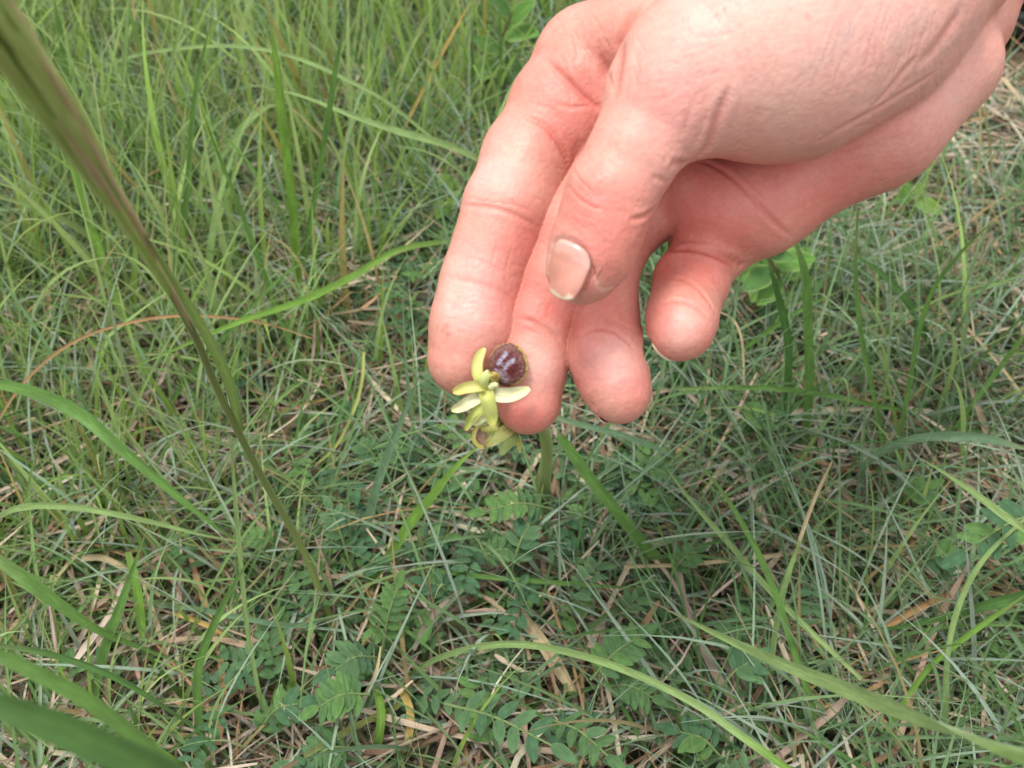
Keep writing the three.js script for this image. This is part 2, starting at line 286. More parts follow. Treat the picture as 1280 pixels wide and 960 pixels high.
{
  const H = typeof SKIN_CELL === 'undefined' ? 0.48 : SKIN_CELL;
  const { pos, idx } = meshField(fieldSkin, [-26, -22, -310], [235, 150, -195], H);
  const n = pos.length / 3, P = new Float32Array(n * 3), N = new Float32Array(n * 3), C = new Float32Array(n * 3);
  toWorld(...atDepth(1000, 60, 250), HANDBASE);
  // skin colour plus painted light: joints, finger sides and palm rosier, pad centres lightened, ball of the thumb paler and greyer, blotches, flakes of dry skin, soil
  const spot = (px, py, r) => { const p = hitPixel(px, py) ?? atDepth(px, py, 245); return [...p, r]; };
  const rosy = [[632, 400, 8], [692, 500, 7], [640, 520, 7], [735, 455, 6], [800, 490, 6], [825, 400, 5], [885, 420, 5], [735, 260, 9], [700, 110, 10], [725, 160, 9], [650, 300, 9], [860, 330, 9], [900, 280, 12], [800, 290, 9], [700, 400, 7], [845, 130, 10], [900, 245, 22], [1050, 225, 16], [1140, 160, 14], [780, 400, 9], [640, 350, 8], [740, 340, 7]].map((s) => spot(...s));  // redness of the skin; palm spots also hold the deeper tone of its shade
  const pale = [[1000, 60, 30], [1090, 90, 22], [940, 110, 18], [1190, 120, 18], [610, 215, 9], [585, 345, 8], [580, 390, 7], [672, 460, 6], [765, 455, 7], [852, 410, 5]].map((s) => spot(...s));  // on the fingertips these paint the bright, glossy pad centres into the colour
  const vein = [[1010, 90, 1060, 40], [1060, 40, 1075, -20], [1195, 10, 1215, 60], [1180, 60, 1225, 20], [1120, 60, 1150, 20]].map(([a, b, c, d]) => [hitPixel(a, b), hitPixel(c, d)]).filter(([a, b]) => a && b).map(([a, b]) => [[...a, 0], [...b, 0]]);
  const dirt = [[557, 408, 0.9], [553, 412, 0.5], [559, 418, 0.6], [547, 408, 0.5], [576, 262, 0.5], [640, 250, 0.4], [646, 512, 0.5], [1010, 20, 0.4], [905, 12, 0.5], [894, 20, 0.4]].map((s) => spot(...s));
  const w = V(), g = [0, 0, 0];
  for (let i = 0; i < n; i++) {
    const x = pos[3 * i], y = pos[3 * i + 1], z = pos[3 * i + 2];
    toWorld(x, y, z, w).sub(HANDBASE); P[3 * i] = w.x; P[3 * i + 1] = w.y; P[3 * i + 2] = w.z;
    const [gx, gy, gz] = gradient(fieldSkin, x, y, z, 0.22); N[3 * i] = gx; N[3 * i + 1] = gy * cp + gz * sp; N[3 * i + 2] = -gy * sp + gz * cp;
    let red = 0, grey = 0;
    for (const s of rosy) { const d = ((x - s[0]) ** 2 + (y - s[1]) ** 2 + (z - s[2]) ** 2) / (s[3] * s[3]); if (d < 6) red += Math.exp(-d); }
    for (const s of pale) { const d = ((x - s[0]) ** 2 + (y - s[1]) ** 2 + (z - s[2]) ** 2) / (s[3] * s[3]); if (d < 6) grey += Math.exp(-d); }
    red = Math.min(1.2, red) * 0.9 + 0.65 * fbm(x * 0.11, y * 0.11, z * 0.11) + 0.4 * fbm(x * 0.5 + 4, y * 0.5, z * 0.5); grey = Math.min(1, grey);
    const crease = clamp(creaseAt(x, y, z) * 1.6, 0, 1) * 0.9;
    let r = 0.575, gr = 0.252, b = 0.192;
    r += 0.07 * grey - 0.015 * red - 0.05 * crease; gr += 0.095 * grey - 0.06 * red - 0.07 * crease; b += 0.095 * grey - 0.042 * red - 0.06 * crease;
    for (const [a, c] of vein) { const d = cone(x, y, z, a, c); if (d < 5) { const k = 0.09 * Math.exp(-d * d / 5); r *= 1 - k; gr *= 1 - 0.35 * k; b *= 1 - 0.1 * k; } }
    for (const s of dirt) { const d = Math.hypot(x - s[0], y - s[1], z - s[2]) + 0.35 * noise(x * 3, y * 3, z * 3); if (d < s[3]) { const k = 0.22; r *= 1 - k * 0.7; gr *= 1 - k; b *= 1 - k * 1.2; } }
    const q = NAILS[0], ux = x - q.o[0], uy = y - q.o[1], uz = z - q.o[2];
    if (ux * ux + uy * uy + uz * uz < 140) {                     // dry whitish skin along the thumbnail's fold
      const v = ux * q.frame.along.x + uy * q.frame.along.y + uz * q.frame.along.z, s = ux * q.frame.side.x + uy * q.frame.side.y + uz * q.frame.side.z;
      const rad = Math.pow(Math.pow(Math.abs(s / q.half), 3.2) + Math.pow(Math.abs(v / q.len), 2.6), 1 / 3.2) - 1;
      const flake = smooth(0.0, 0.5, noise(x * 2.4 + 5, y * 2.4, z * 2.4) + 0.5 * noise(x * 5.5, y * 5.5, z * 5.5));
      const k = 0.5 * smooth(0.0, 0.05, rad) * (1 - smooth(0.05, 0.11, rad)) + (s > -0.5 * q.half && v > -0.7 * q.len ? 0.75 : 0.2) * flake * smooth(0.02, 0.08, rad) * (1 - smooth(0.16, 0.3, rad));
      r = lerp(r, 0.74, k * 0.6); gr = lerp(gr, 0.6, k * 0.6); b = lerp(b, 0.53, k * 0.6);
    }
    const m = 1 + 0.08 * noise(x * 1.9, y * 1.9, z * 1.9) + 0.035 * noise(x * 0.7, y * 0.7 + 8, z * 0.7);
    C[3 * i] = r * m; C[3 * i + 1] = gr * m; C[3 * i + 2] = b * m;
  }
  const geo = new THREE.BufferGeometry();
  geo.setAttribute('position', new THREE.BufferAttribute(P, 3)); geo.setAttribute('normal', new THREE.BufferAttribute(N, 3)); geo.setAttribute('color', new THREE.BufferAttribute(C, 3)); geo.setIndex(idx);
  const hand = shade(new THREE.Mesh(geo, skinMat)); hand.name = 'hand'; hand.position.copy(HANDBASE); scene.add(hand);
  tag(hand, 'bare hand reaching in, palm toward the viewer, orchid flower resting on its fingertips', 'hand');
  console.log('hand vertices', n);
  const nailMat = new THREE.MeshPhysicalMaterial({ vertexColors: true, roughness: 0.3, clearcoat: 0.5, clearcoatRoughness: 0.3 });
  for (const q of NAILS) {
    const { along, n: up, side } = q.frame, o = V(...q.o), U = 40, W = 44, p = [], c = [], ix = [];
    // heights of the finger below the nail, smoothed into a curved plate
    for (let layer = 0; layer < 2; layer++) for (let j = 0; j <= W; j++) for (let i = 0; i <= U; i++) {
      const s0 = (i / U) * 2 - 1, v0 = (j / W) * 2 - 1;
      const k = Math.pow(Math.pow(Math.abs(s0), 3.2) + Math.pow(Math.abs(v0), v0 < 0 ? 2.6 : 3), 1 / 3.2), m = Math.max(Math.abs(s0), Math.abs(v0)), f = k > 1e-5 ? m / k : 1;   // square grid to rounded outline
      const s = s0 * f * q.half * 0.985, v = v0 * f * q.len * 0.985 + (v0 > 0 ? 0.5 * smooth(0.6, 1, v0) : 0);
      const ridge = v < 0 ? lerp(q.mid, q.low, v * v / (q.len * q.len)) : lerp(q.mid, q.high, v * v / (q.len * q.len));
      const st = o.clone().addScaledVector(along, v).addScaledVector(side, s).addScaledVector(up, q.label ? 0 : ridge + Math.sqrt(q.bend * q.bend - s * s) - q.bend);
      if (q.label) { let lo = -5, hi = 5; for (let e = 0; e < 22; e++) { const m2 = (lo + hi) / 2; if (fieldBase(st.x + up.x * m2, st.y + up.y * m2, st.z + up.z * m2) < 0) lo = m2; else hi = m2; } st.addScaledVector(up, -smin(-lo, -(Math.sqrt(Math.max(1, 72 - s * s)) - 8.485 - 0.35 - 0.03 * v * v), 0.9)); }
      const rim = Math.max(Math.abs(s0), Math.abs(v0));
      const hgt = (layer ? -0.5 : 0) + (q.label ? 0.2 - 0.12 * rim * rim : 0.06) - 0.42 * smooth(0.86, 1, rim) * (v0 > 0.86 ? 0.4 : 1) + 0.02 * noise(s * 1.6, v * 0.12, 3) * (layer ? 0 : 1);
      for (let e = 0; e < 8 && !layer && !q.label; e++) { const d0 = fieldBase(st.x, st.y, st.z), want = 0.12 * (1 - smooth(0.9, 1, rim)) - 0.45 * smooth(0.9, 1, rim); if (d0 > want) break; st.addScaledVector(up, (want - d0) * 0.9); }
      st.addScaledVector(up, hgt - (q.label ? 0 : 0.3)); toWorld(st.x, st.y, st.z, w).sub(HANDBASE); p.push(w.x, w.y, w.z);
      const lun = 1 - smooth(-0.72, -0.5, v0 - 0.25 * s0 * s0), tip = smooth(0.84, 0.92, v0 + 0.05 * noise(s * 2, 1, 1)), st2 = 1 + 0.03 * noise(s * 2.4, v * 0.2, 7);
      let col = [0.55, 0.24, 0.18]; if (lun > 0) col = col.map((e, a) => lerp(e, [0.6, 0.34, 0.28][a], lun * 0.75)); col = col.map((e, a) => lerp(e, [0.68, 0.55, 0.4][a], tip)); c.push(...col.map((e) => e * st2));
    }
    const M = (U + 1) * (W + 1), id = (l, i, j) => l * M + j * (U + 1) + i;
    for (let j = 0; j < W; j++) for (let i = 0; i < U; i++) { ix.push(id(0, i, j), id(0, i + 1, j), id(0, i + 1, j + 1), id(0, i, j), id(0, i + 1, j + 1), id(0, i, j + 1), id(1, i, j), id(1, i + 1, j + 1), id(1, i + 1, j), id(1, i, j), id(1, i, j + 1), id(1, i + 1, j + 1)); }
    const ring = []; for (let i = 0; i < U; i++) ring.push([i, 0]); for (let j = 0; j < W; j++) ring.push([U, j]); for (let i = U; i > 0; i--) ring.push([i, W]); for (let j = W; j > 0; j--) ring.push([0, j]);
    ring.forEach(([i, j], e) => { const [a, b] = ring[(e + 1) % ring.length]; ix.push(id(0, i, j), id(1, i, j), id(0, a, b), id(0, a, b), id(1, i, j), id(1, a, b)); });
    const gn = new THREE.BufferGeometry(); gn.setAttribute('position', new THREE.Float32BufferAttribute(p, 3)); gn.setAttribute('color', new THREE.Float32BufferAttribute(c, 3)); gn.setIndex(ix); gn.computeVertexNormals();
    const mesh = part(q.name, gn, nailMat, hand); if (q.label) mesh.userData.label = q.label;
  }
}
// ------------------------------------------------------------------ the orchid: stem from the turf, two flowers, the upper one lying on the fingertips
const ROOT = onLevel(682, 636, 0);
const vw = (px, py, d) => V(...atDepth(px, py, d));                          // viewer's axes, mm
const fromRoot = (p) => toWorld(p.x, p.y, p.z).sub(ROOT);
function leafShell(line, width, { facing = V(0, 0, 1), cup = 0.2, thick = 0.35, color, tipColor, baseColor, vein = 0, nx = 8, ny = 18, ripple = 0.3, seed: sd = 1, place = fromRoot }) {
  const curve = new THREE.CatmullRomCurve3(line), p = [], c = [], ix = [];
  for (let l = 0; l < 2; l++) for (let j = 0; j <= ny; j++) for (let i = 0; i <= nx; i++) {
    const t = j / ny, s = (i / nx) * 2 - 1, q = curve.getPoint(t), tan = curve.getTangent(t);
    const side = V().crossVectors(facing, tan).normalize(), nor = V().crossVectors(tan, side).normalize();
    const w = width(t) / 2;
    q.addScaledVector(side, s * w).addScaledVector(nor, (cup * (s * s - 0.4) * w * 2) + ripple * noise(s * 2 + sd, t * 4, sd) + (vein ? vein * Math.cos(s * 9) : 0) - (l ? thick * Math.min(1, w * 1.5) * (1 - 0.75 * s * s) : 0));
    const o = place(q); p.push(o.x, o.y, o.z);
    const k = 1 + 0.1 * noise(s * 3, t * 8, sd * 3.7) + 0.1 * Math.cos(s * 14) * (1 - t * 0.5) + 0.06 * noise(s * 9, t * 3, sd);
    const col = [0, 1, 2].map((e) => lerp(lerp(baseColor ? baseColor[e] : color[e], color[e], smooth(0, 0.4, t)), tipColor ? tipColor[e] : color[e], smooth(0.7, 1, t)) * k);
    c.push(...col);
  }
  const M = (nx + 1) * (ny + 1), id = (l, i, j) => l * M + j * (nx + 1) + i;
  for (let j = 0; j < ny; j++) for (let i = 0; i < nx; i++) ix.push(id(0, i, j), id(0, i + 1, j), id(0, i + 1, j + 1), id(0, i, j), id(0, i + 1, j + 1), id(0, i, j + 1), id(1, i, j), id(1, i + 1, j + 1), id(1, i + 1, j), id(1, i, j), id(1, i, j + 1), id(1, i + 1, j + 1));
  for (let j = 0; j < ny; j++) for (const i of [0, nx]) ix.push(id(0, i, j), id(0, i, j + 1), id(1, i, j), id(1, i, j), id(0, i, j + 1), id(1, i, j + 1));
  for (let i = 0; i < nx; i++) for (const j of [0, ny]) ix.push(id(0, i, j), id(1, i, j), id(0, i + 1, j), id(0, i + 1, j), id(1, i, j), id(1, i + 1, j));
  const g = new THREE.BufferGeometry(); g.setAttribute('position', new THREE.Float32BufferAttribute(p, 3)); g.setAttribute('color', new THREE.Float32BufferAttribute(c, 3)); g.setIndex(ix); g.computeVertexNormals();
  return g;
}
function tubeShell(line, radius, color, n = 24, m = 12, place = fromRoot) {
  const curve = new THREE.CatmullRomCurve3(line), p = [], c = [], ix = [], fr = curve.computeFrenetFrames(n, false);
  for (let j = 0; j <= n; j++) for (let i = 0; i < m; i++) {
    const t = j / n, a = (i / m) * Math.PI * 2, r = radius(t) * (1 + 0.05 * Math.cos(a * 3)), q = curve.getPoint(t).addScaledVector(fr.normals[j], Math.cos(a) * r).addScaledVector(fr.binormals[j], Math.sin(a) * r), o = place(q), k = 1 + 0.08 * noise(a * 3, t * 20, 1);
    p.push(o.x, o.y, o.z); c.push(...color(t).map((e) => e * k));
  }
  for (let j = 0; j < n; j++) for (let i = 0; i < m; i++) { const a = j * m + i, b = j * m + (i + 1) % m; ix.push(a, b, b + m, a, b + m, a + m); }
  for (const e of [0, n]) for (let i = 1; i + 1 < m; i++) e ? ix.push(e * m, e * m + i, e * m + i + 1) : ix.push(0, i + 1, i);
  const g = new THREE.BufferGeometry(); g.setAttribute('position', new THREE.Float32BufferAttribute(p, 3)); g.setAttribute('color', new THREE.Float32BufferAttribute(c, 3)); g.setIndex(ix); g.computeVertexNormals();
  return g;
}
const petalMat = new THREE.MeshPhysicalMaterial({ vertexColors: true, roughness: 0.6, specularIntensity: 0.5, side: THREE.DoubleSide });
const lipMat = new THREE.MeshPhysicalMaterial({ vertexColors: true, roughness: 0.62, sheen: 0.3, sheenColor: new THREE.Color(0.4, 0.16, 0.13), sheenRoughness: 0.4, specularIntensity: 0.6 });
function lipDome(cx, cy, d, rx, ry, high, tilt, colorAt) {                    // a velvety swollen lip with a rolled rim
  const o = vw(cx, cy, d), q = new THREE.Quaternion().setFromEuler(new THREE.Euler(...tilt)), p = [], c = [], ix = [], R = 40, S = 72;
  for (let j = 0; j <= R; j++) for (let i = 0; i < S; i++) {
    const a = (i / S) * Math.PI * 2, t = j / R, under = t > 0.86 ? (t - 0.86) / 0.14 : 0, r = under ? 1 - 0.22 * under : Math.sin(t / 0.86 * Math.PI / 2);
    const x = Math.cos(a) * r * rx * (1 + 0.03 * Math.cos(3 * a + 1)), y = Math.sin(a) * r * ry;
    const z = high * (under ? -0.12 - 0.25 * under : Math.pow(Math.max(0, 1 - r * r), 0.55)) + 0.16 * noise(x * 2.5, y * 2.5, 4) + 0.2 * smooth(0.4, 0.9, r) * noise(x * 6, y * 6, 2);
    const w = fromRoot(V(x, y, z).applyQuaternion(q).add(o)); p.push(w.x, w.y, w.z); c.push(...colorAt(x, y, under ? 1.05 + 0.2 * under : r));
  }
  for (let j = 0; j < R; j++) for (let i = 0; i < S; i++) { const e = j * S + i, f = j * S + (i + 1) % S; ix.push(e, f + S, f, e, e + S, f + S); }
  for (let i = 1; i + 1 < S; i++) ix.push(R * S, R * S + i + 1, R * S + i);
  const g = new THREE.BufferGeometry(); g.setAttribute('position', new THREE.Float32BufferAttribute(p, 3)); g.setAttribute('color', new THREE.Float32BufferAttribute(c, 3)); g.setIndex(ix); g.computeVertexNormals();
  return g;
}
{
  const orchid = tag(thing('orchid', ROOT), 'small spider orchid with yellow green sepals and maroon lip lying on the fingertips', 'orchid');
  const W = (p) => { const e = p.clone().sub(V(0, EYE, 0)); return V(e.x, e.y * cp - e.z * sp, e.y * sp + e.z * cp).multiplyScalar(1000); };     // world back to the viewer's mm
  const stemLine = [W(onLevel(682, 640, -4)), W(onLevel(681, 622, 14)), W(onLevel(682, 596, 40)), W(onLevel(684, 570, 66)), vw(680, 540, 300), vw(662, 520, 268), vw(636, 512, 256), vw(616, 500, 246), vw(609, 486, 237)];
  part('stem', tubeShell(stemLine, (t) => lerp(2.3, 1.1, smooth(0.1, 0.85, t)), (t) => [lerp(0.22, 0.3, t), lerp(0.28, 0.36, t), lerp(0.1, 0.12, t)], 60, 14), petalMat, orchid);
  part('sheath', leafShell([W(onLevel(676, 640, 2)), W(onLevel(676, 610, 24)), W(onLevel(680, 585, 48)), W(onLevel(687, 566, 66))], (t) => 6 * (1 - t * 0.75), { cup: -0.7, thick: 0.4, color: [0.22, 0.28, 0.1] }), petalMat, orchid);
  // upper flower: its mesh is the short column, its sepals, petals and lip are children
  const fl = part('flower', mergeGeometries([
    tubeShell([vw(612, 487, 234.5), vw(606, 480, 232), vw(606, 473, 230), vw(612, 466, 229.5)], (t) => lerp(1.5, 0.9, t), () => [0.42, 0.47, 0.16], 16, 12),
    tubeShell([vw(603, 474, 230.5), vw(606, 468, 229.5), vw(610, 463, 229)], (t) => lerp(0.9, 0.25, t), () => [0.6, 0.62, 0.26], 12, 10),
    tubeShell([vw(613, 484, 231), vw(618, 481, 230), vw(622, 481, 229.6)], (t) => lerp(0.8, 0.5, t), () => [0.56, 0.58, 0.3], 10, 10),
  ]), petalMat, orchid);
  const pale = [0.56, 0.53, 0.25], cream = [0.58, 0.57, 0.34], lime = [0.37, 0.4, 0.12];
  const W1 = (m, a = 0.35) => (t) => m * Math.pow(Math.max(0, Math.sin(Math.PI * clamp(lerp(a, 1.0, t), 0, 0.985))), 0.45);
  part('petal', leafShell([vw(602, 478, 232), vw(597, 467, 232), vw(597, 453, 232.5), vw(601, 442, 233), vw(606, 435, 233.5)], W1(2.45, 0.3), { cup: 0.35, color: [0.5, 0.5, 0.18], tipColor: [0.56, 0.54, 0.2], baseColor: [0.5, 0.5, 0.14] }), petalMat, fl);
  part('petal', leafShell([vw(604, 483, 231.5), vw(594, 484, 230.5), vw(582, 486, 230.5), vw(573, 488.5, 231), vw(566, 490, 231.5)], W1(2.7, 0.3), { cup: 0.4, facing: V(0.1, 0.3, 1), color: [0.49, 0.46, 0.16], tipColor: [0.42, 0.38, 0.12] }), petalMat, fl);
  part('sepal', leafShell([vw(606, 489, 232), vw(596, 497, 231), vw(584, 504, 231), vw(573, 510, 232), vw(564, 513, 233)], W1(2.8, 0.25), { cup: 0.3, color: cream, tipColor: pale, vein: 0.03 }), petalMat, fl);
  part('sepal', leafShell([vw(606, 487, 231.5), vw(609, 499, 230.5), vw(612, 512, 231), vw(615, 524, 232), vw(617, 532, 233)], W1(3.3, 0.3), { cup: 0.35, facing: V(0.15, 0, 1), color: lime, baseColor: [0.52, 0.52, 0.14], tipColor: [0.5, 0.48, 0.12], vein: 0.05 }), petalMat, fl);
  part('sepal', leafShell([vw(612, 489, 232), vw(624, 493, 230.8), vw(638, 493, 230.5), vw(650, 490, 231), vw(662, 485, 232)], W1(3.3, 0.25), { cup: 0.25, facing: V(0, -0.15, 1), color: cream, tipColor: [0.64, 0.62, 0.3], vein: 0.03 }), petalMat, fl);
  const bar = (x, y, ax, ay, bx, by, w) => { const k = clamp(((x - ax) * (bx - ax) + (y - ay) * (by - ay)) / ((bx - ax) ** 2 + (by - ay) ** 2), 0, 1); return Math.hypot(x - ax - k * (bx - ax), y - ay - k * (by - ay)) - w; };
  part('lip', lipDome(635, 456, 233.2, 4.5, 4.9, 2.4, [0.12, -0.12, -0.2], (x, y, r) => {
    const n = noise(x * 3, y * 3, 1), n2 = noise(x * 8, y * 8, 3);
    let c = [0.085 + 0.035 * n, 0.012 + 0.006 * n, 0.014 + 0.006 * n];
    const hair = smooth(0.5, 0.85, r + 0.12 * n2) * (0.5 + 0.5 * n2); c = c.map((e, i) => lerp(e, [0.24, 0.13, 0.1][i], clamp(hair, 0, 0.75)));
    const px = x, py = y, d = Math.min(bar(px, py, -1.9, 0.1, -0.8, 2.6, 0.42), bar(px, py, -0.3, -0.5, 1.2, 1.55, 0.42), bar(px, py, -1.7, 0.4, -0.7, -0.1, 0.14), bar(px, py, -2.2, -1.4, -1.2, -2.0, 0.4) + 0.1) + 0.3 * n2 + 0.12 * n;
    const k = 1 - smooth(-0.12, 0.12, d); c = c.map((e, i) => lerp(e, [0.3, 0.27, 0.34][i] * (1 + 0.3 * n2), k * 0.85));
    const dim = (1 - smooth(0, 1.0, bar(px, py, -0.8, -2.0, 0.2, -3.0, 0.5) + 0.3 * n)) * 0.5; c = c.map((e, i) => lerp(e, [0.3, 0.24, 0.28][i], dim));
    const rimAt = x > 1.5 ? 0.88 : 0.95; if (r > rimAt) { const e2 = smooth(rimAt, rimAt + 0.06, r + 0.05 * n); c = c.map((e, i) => lerp(e, [0.44, 0.33, 0.11][i], e2)); }
    return c;
  }), lipMat, fl);
  part('stigma', lipDome(617.5, 471, 230.6, 1.3, 1.2, 1.3, [0.1, 0.3, 0], (x, y, r) => { const n = 1 + 0.2 * noise(x * 4, y * 4, 9); return r < 0.55 ? [0.16 * n, 0.11 * n, 0.025 * n] : [0.33 * n, 0.25 * n, 0.06 * n]; }), petalMat, fl);
  // lower flower, half behind the middle fingertip
  const fl2 = part('flower', mergeGeometries([
    tubeShell([vw(640, 514, 258), vw(630, 524, 250), vw(618, 533, 245), vw(610, 540, 243)], (t) => lerp(1.2, 1.5, t), () => [0.34, 0.4, 0.12], 16, 12),
    tubeShell([vw(604, 536, 242.5), vw(613, 535.5, 240), vw(622, 533, 239.5)], (t) => lerp(0.7, 1.0, t), () => [0.5, 0.5, 0.14], 10, 10),
  ]), petalMat, orchid);
  part('sepal', leafShell([vw(605, 506, 241), vw(597, 514, 240), vw(589, 524, 240), vw(582, 538, 241)], W1(2.6, 0.3), { cup: 0.4, color: [0.4, 0.44, 0.12] }), petalMat, fl2);
  part('petal', leafShell([vw(609, 519, 241), vw(602, 523, 240), vw(596, 527, 240), vw(591, 531, 240.5)], W1(2.2, 0.3), { cup: 0.3, color: [0.58, 0.58, 0.3] }), petalMat, fl2);
  part('petal', leafShell([vw(600, 529, 243.5), vw(594, 538, 243), vw(592, 548, 243), vw(598, 557, 243.5), vw(605, 559, 244)], (t) => 1.0, { cup: 0.3, color: [0.5, 0.44, 0.13] }), petalMat, fl2);
  part('lip', lipDome(604.5, 546, 245.5, 2.5, 2.7, 2.2, [0.1, 0, 0], (x, y, r) => { const n = noise(x * 2, y * 2, 6); return r > 0.9 ? [0.4, 0.33, 0.12] : [0.3 + 0.05 * n, 0.19 + 0.03 * n, 0.13 + 0.03 * n]; }), petalMat, fl2);
  part('sepal', leafShell([vw(640, 533, 246), vw(630, 541, 243.5), vw(618, 549, 243), vw(607, 557, 244)], W1(3.1, 0.25), { cup: 0.3, facing: V(0.1, 0.2, 1), color: [0.5, 0.52, 0.18], tipColor: [0.42, 0.36, 0.1], vein: 0.08 }), petalMat, fl2);
  part('sepal', leafShell([vw(643, 536, 249), vw(640, 548, 247), vw(632, 558, 247), vw(626, 569, 248)], W1(2.8, 0.3), { cup: 0.3, color: [0.34, 0.4, 0.14] }), petalMat, fl2);
  part('petal', leafShell([vw(643, 538, 249), vw(646, 548, 248), vw(649, 557, 248.5), vw(650, 566, 249)], W1(1.3, 0.3), { cup: 0.3, color: [0.4, 0.38, 0.1] }), petalMat, fl2);
}
// ------------------------------------------------------------------ the ground and what grows on it
const soilMap = (() => {
  const n = 512, a = new Uint8Array(n * n * 4);
  for (let j = 0; j < n; j++) for (let i = 0; i < n; i++) {
    const th = (i / n) * 2 * Math.PI, ph = (j / n) * 2 * Math.PI, x = Math.cos(th), y = Math.sin(th), z = Math.cos(ph), w = Math.sin(ph);
    const v = fbm(x * 3 + z * 2.3, y * 3 + w * 2.1, z * 3 - x) * 0.5 + 0.35 * noise(x * 22 + w * 9, y * 22 + z * 11, z * 22) + 0.3 * hash3(i, j, 3);
    const k = (j * n + i) * 4; a[k] = 70 + 34 * v; a[k + 1] = 56 + 28 * v; a[k + 2] = 40 + 22 * v; a[k + 3] = 255;
  }
  const t = new THREE.DataTexture(a, n, n); t.colorSpace = THREE.SRGBColorSpace; t.wrapS = t.wrapT = THREE.RepeatWrapping; t.magFilter = THREE.LinearFilter; t.needsUpdate = true; return t;
})();
{
  const p = [], uv = [], ix = [], R = [0], S = 96; let r = 0.008; while (r < 2) { R.push(r); r += 0.012 + r * 0.05; } for (; r < 160; r *= 1.35) R.push(r);
  for (const q of R) for (let i = 0; i < S; i++) { const a = (i / S) * 2 * Math.PI, x = Math.cos(a) * q, z = Math.sin(a) * q - 0.3; p.push(x, -0.004 + 0.006 * fbm(x * 14, 1, z * 14) + 0.003 * noise(x * 60, 2, z * 60), z); uv.push(x / 0.25, z / 0.25); }
  for (let j = 0; j + 1 < R.length; j++) for (let i = 0; i < S; i++) { const a = j * S + i, b = j * S + (i + 1) % S; ix.push(a, b, b + S, a, b + S, a + S); }
  const g = new THREE.BufferGeometry(); g.setAttribute('position', new THREE.Float32BufferAttribute(p, 3)); g.setAttribute('uv', new THREE.Float32BufferAttribute(uv, 2)); g.setIndex(ix); g.computeVertexNormals();
  const m = shade(new THREE.Mesh(g, new THREE.MeshStandardMaterial({ map: soilMap, bumpMap: soilMap, bumpScale: 0.003, roughness: 0.95, side: THREE.DoubleSide }))); m.name = 'ground'; scene.add(m);
  tag(m, 'brown soil under the grass', null, null, 'structure');
}
// the grain of a grass blade: fine veins along it
const veinMap = (() => {
  const n = 64, h = 128, a = new Uint8Array(n * h * 4);
  for (let j = 0; j < h; j++) for (let i = 0; i < n; i++) {
    const u = i / (n - 1) * 2 - 1, v = 0.82 + 0.1 * Math.cos(u * 34) + 0.16 * Math.exp(-u * u * 130) + 0.09 * (noise(i * 0.7, j * 0.06, 3)) + 0.1 * noise(i * 0.25, j * 0.15, 8), k = (j * n + i) * 4;
    a[k] = a[k + 1] = a[k + 2] = clamp(v * 255, 0, 255); a[k + 3] = 255;
  }
  const t = new THREE.DataTexture(a, n, h); t.wrapS = THREE.ClampToEdgeWrapping; t.wrapT = THREE.RepeatWrapping; t.wrapS = THREE.RepeatWrapping; t.magFilter = THREE.LinearFilter; t.needsUpdate = true; return t;
})();
const leafy = (o) => new THREE.MeshPhysicalMaterial({ vertexColors: true, side: THREE.DoubleSide, roughness: 1, transmission: 0.42, thickness: 0, specularIntensity: 0.35, clearcoat: 0.16, clearcoatRoughness: 0.36, ...o });
const bladeMat = leafy({ map: veinMap, bumpMap: veinMap, bumpScale: 0.0001 });
const strawMat = new THREE.MeshPhysicalMaterial({ vertexColors: true, side: THREE.DoubleSide, roughness: 0.8, specularIntensity: 0.4, map: veinMap, bumpMap: veinMap, bumpScale: 0.0001 });
const leafMat = leafy({ transmission: 0.22, clearcoat: 0.08, clearcoatRoughness: 0.5 });
function bladeGeo(pts, width, { fold = 0.3, roll = 0, twist = 0, color, baseColor, tipColor, n = 20, across = 4, ref = V(0, 0.75, 0.66), mottle = 0.1, sd = 1 }) {
  const curve = new THREE.CatmullRomCurve3(pts), p = [], c = [], uv = [], ix = [], len = curve.getLength();
  for (let j = 0; j <= n; j++) {
    const t = j / n, o = curve.getPoint(t), tan = curve.getTangent(t), side = V().crossVectors(tan, ref).normalize(); side.applyAxisAngle(tan, roll + twist * t); const nor = V().crossVectors(side, tan).normalize(), w = width(t) / 2;
    for (let i = 0; i <= across; i++) {
      const s = (i / across) * 2 - 1, q = o.clone().addScaledVector(side, s * w).addScaledVector(nor, fold * w * (Math.abs(s) - 0.5)); p.push(q.x, q.y, q.z); uv.push(i / across, t * len / 0.03);
      const m = 1 + mottle * noise(t * len * 180 + sd * 13, s * 1.3, sd);
      c.push(...[0, 1, 2].map((e) => { let x = color[e]; if (baseColor) x = lerp(baseColor[e], x, smooth(0, 0.25, t)); if (tipColor) x = lerp(x, tipColor[e], smooth(0.82, 0.98, t)); return x * m; }));
    }
  }
  for (let j = 0; j < n; j++) for (let i = 0; i < across; i++) { const a = j * (across + 1) + i, b = a + across + 1; ix.push(a, a + 1, b + 1, a, b + 1, b); }
  const g = new THREE.BufferGeometry(); g.setAttribute('position', new THREE.Float32BufferAttribute(p, 3)); g.setAttribute('color', new THREE.Float32BufferAttribute(c, 3)); g.setAttribute('uv', new THREE.Float32BufferAttribute(uv, 2)); g.setIndex(ix); g.computeVertexNormals();
  return g;
}
const taper = (w, a = 0.7) => (t) => w * (0.75 + 0.25 * smooth(0, 0.2, t)) * Math.pow(Math.max(0.03, 1 - smooth(a - 0.45, 1.02, t)), 0.8);
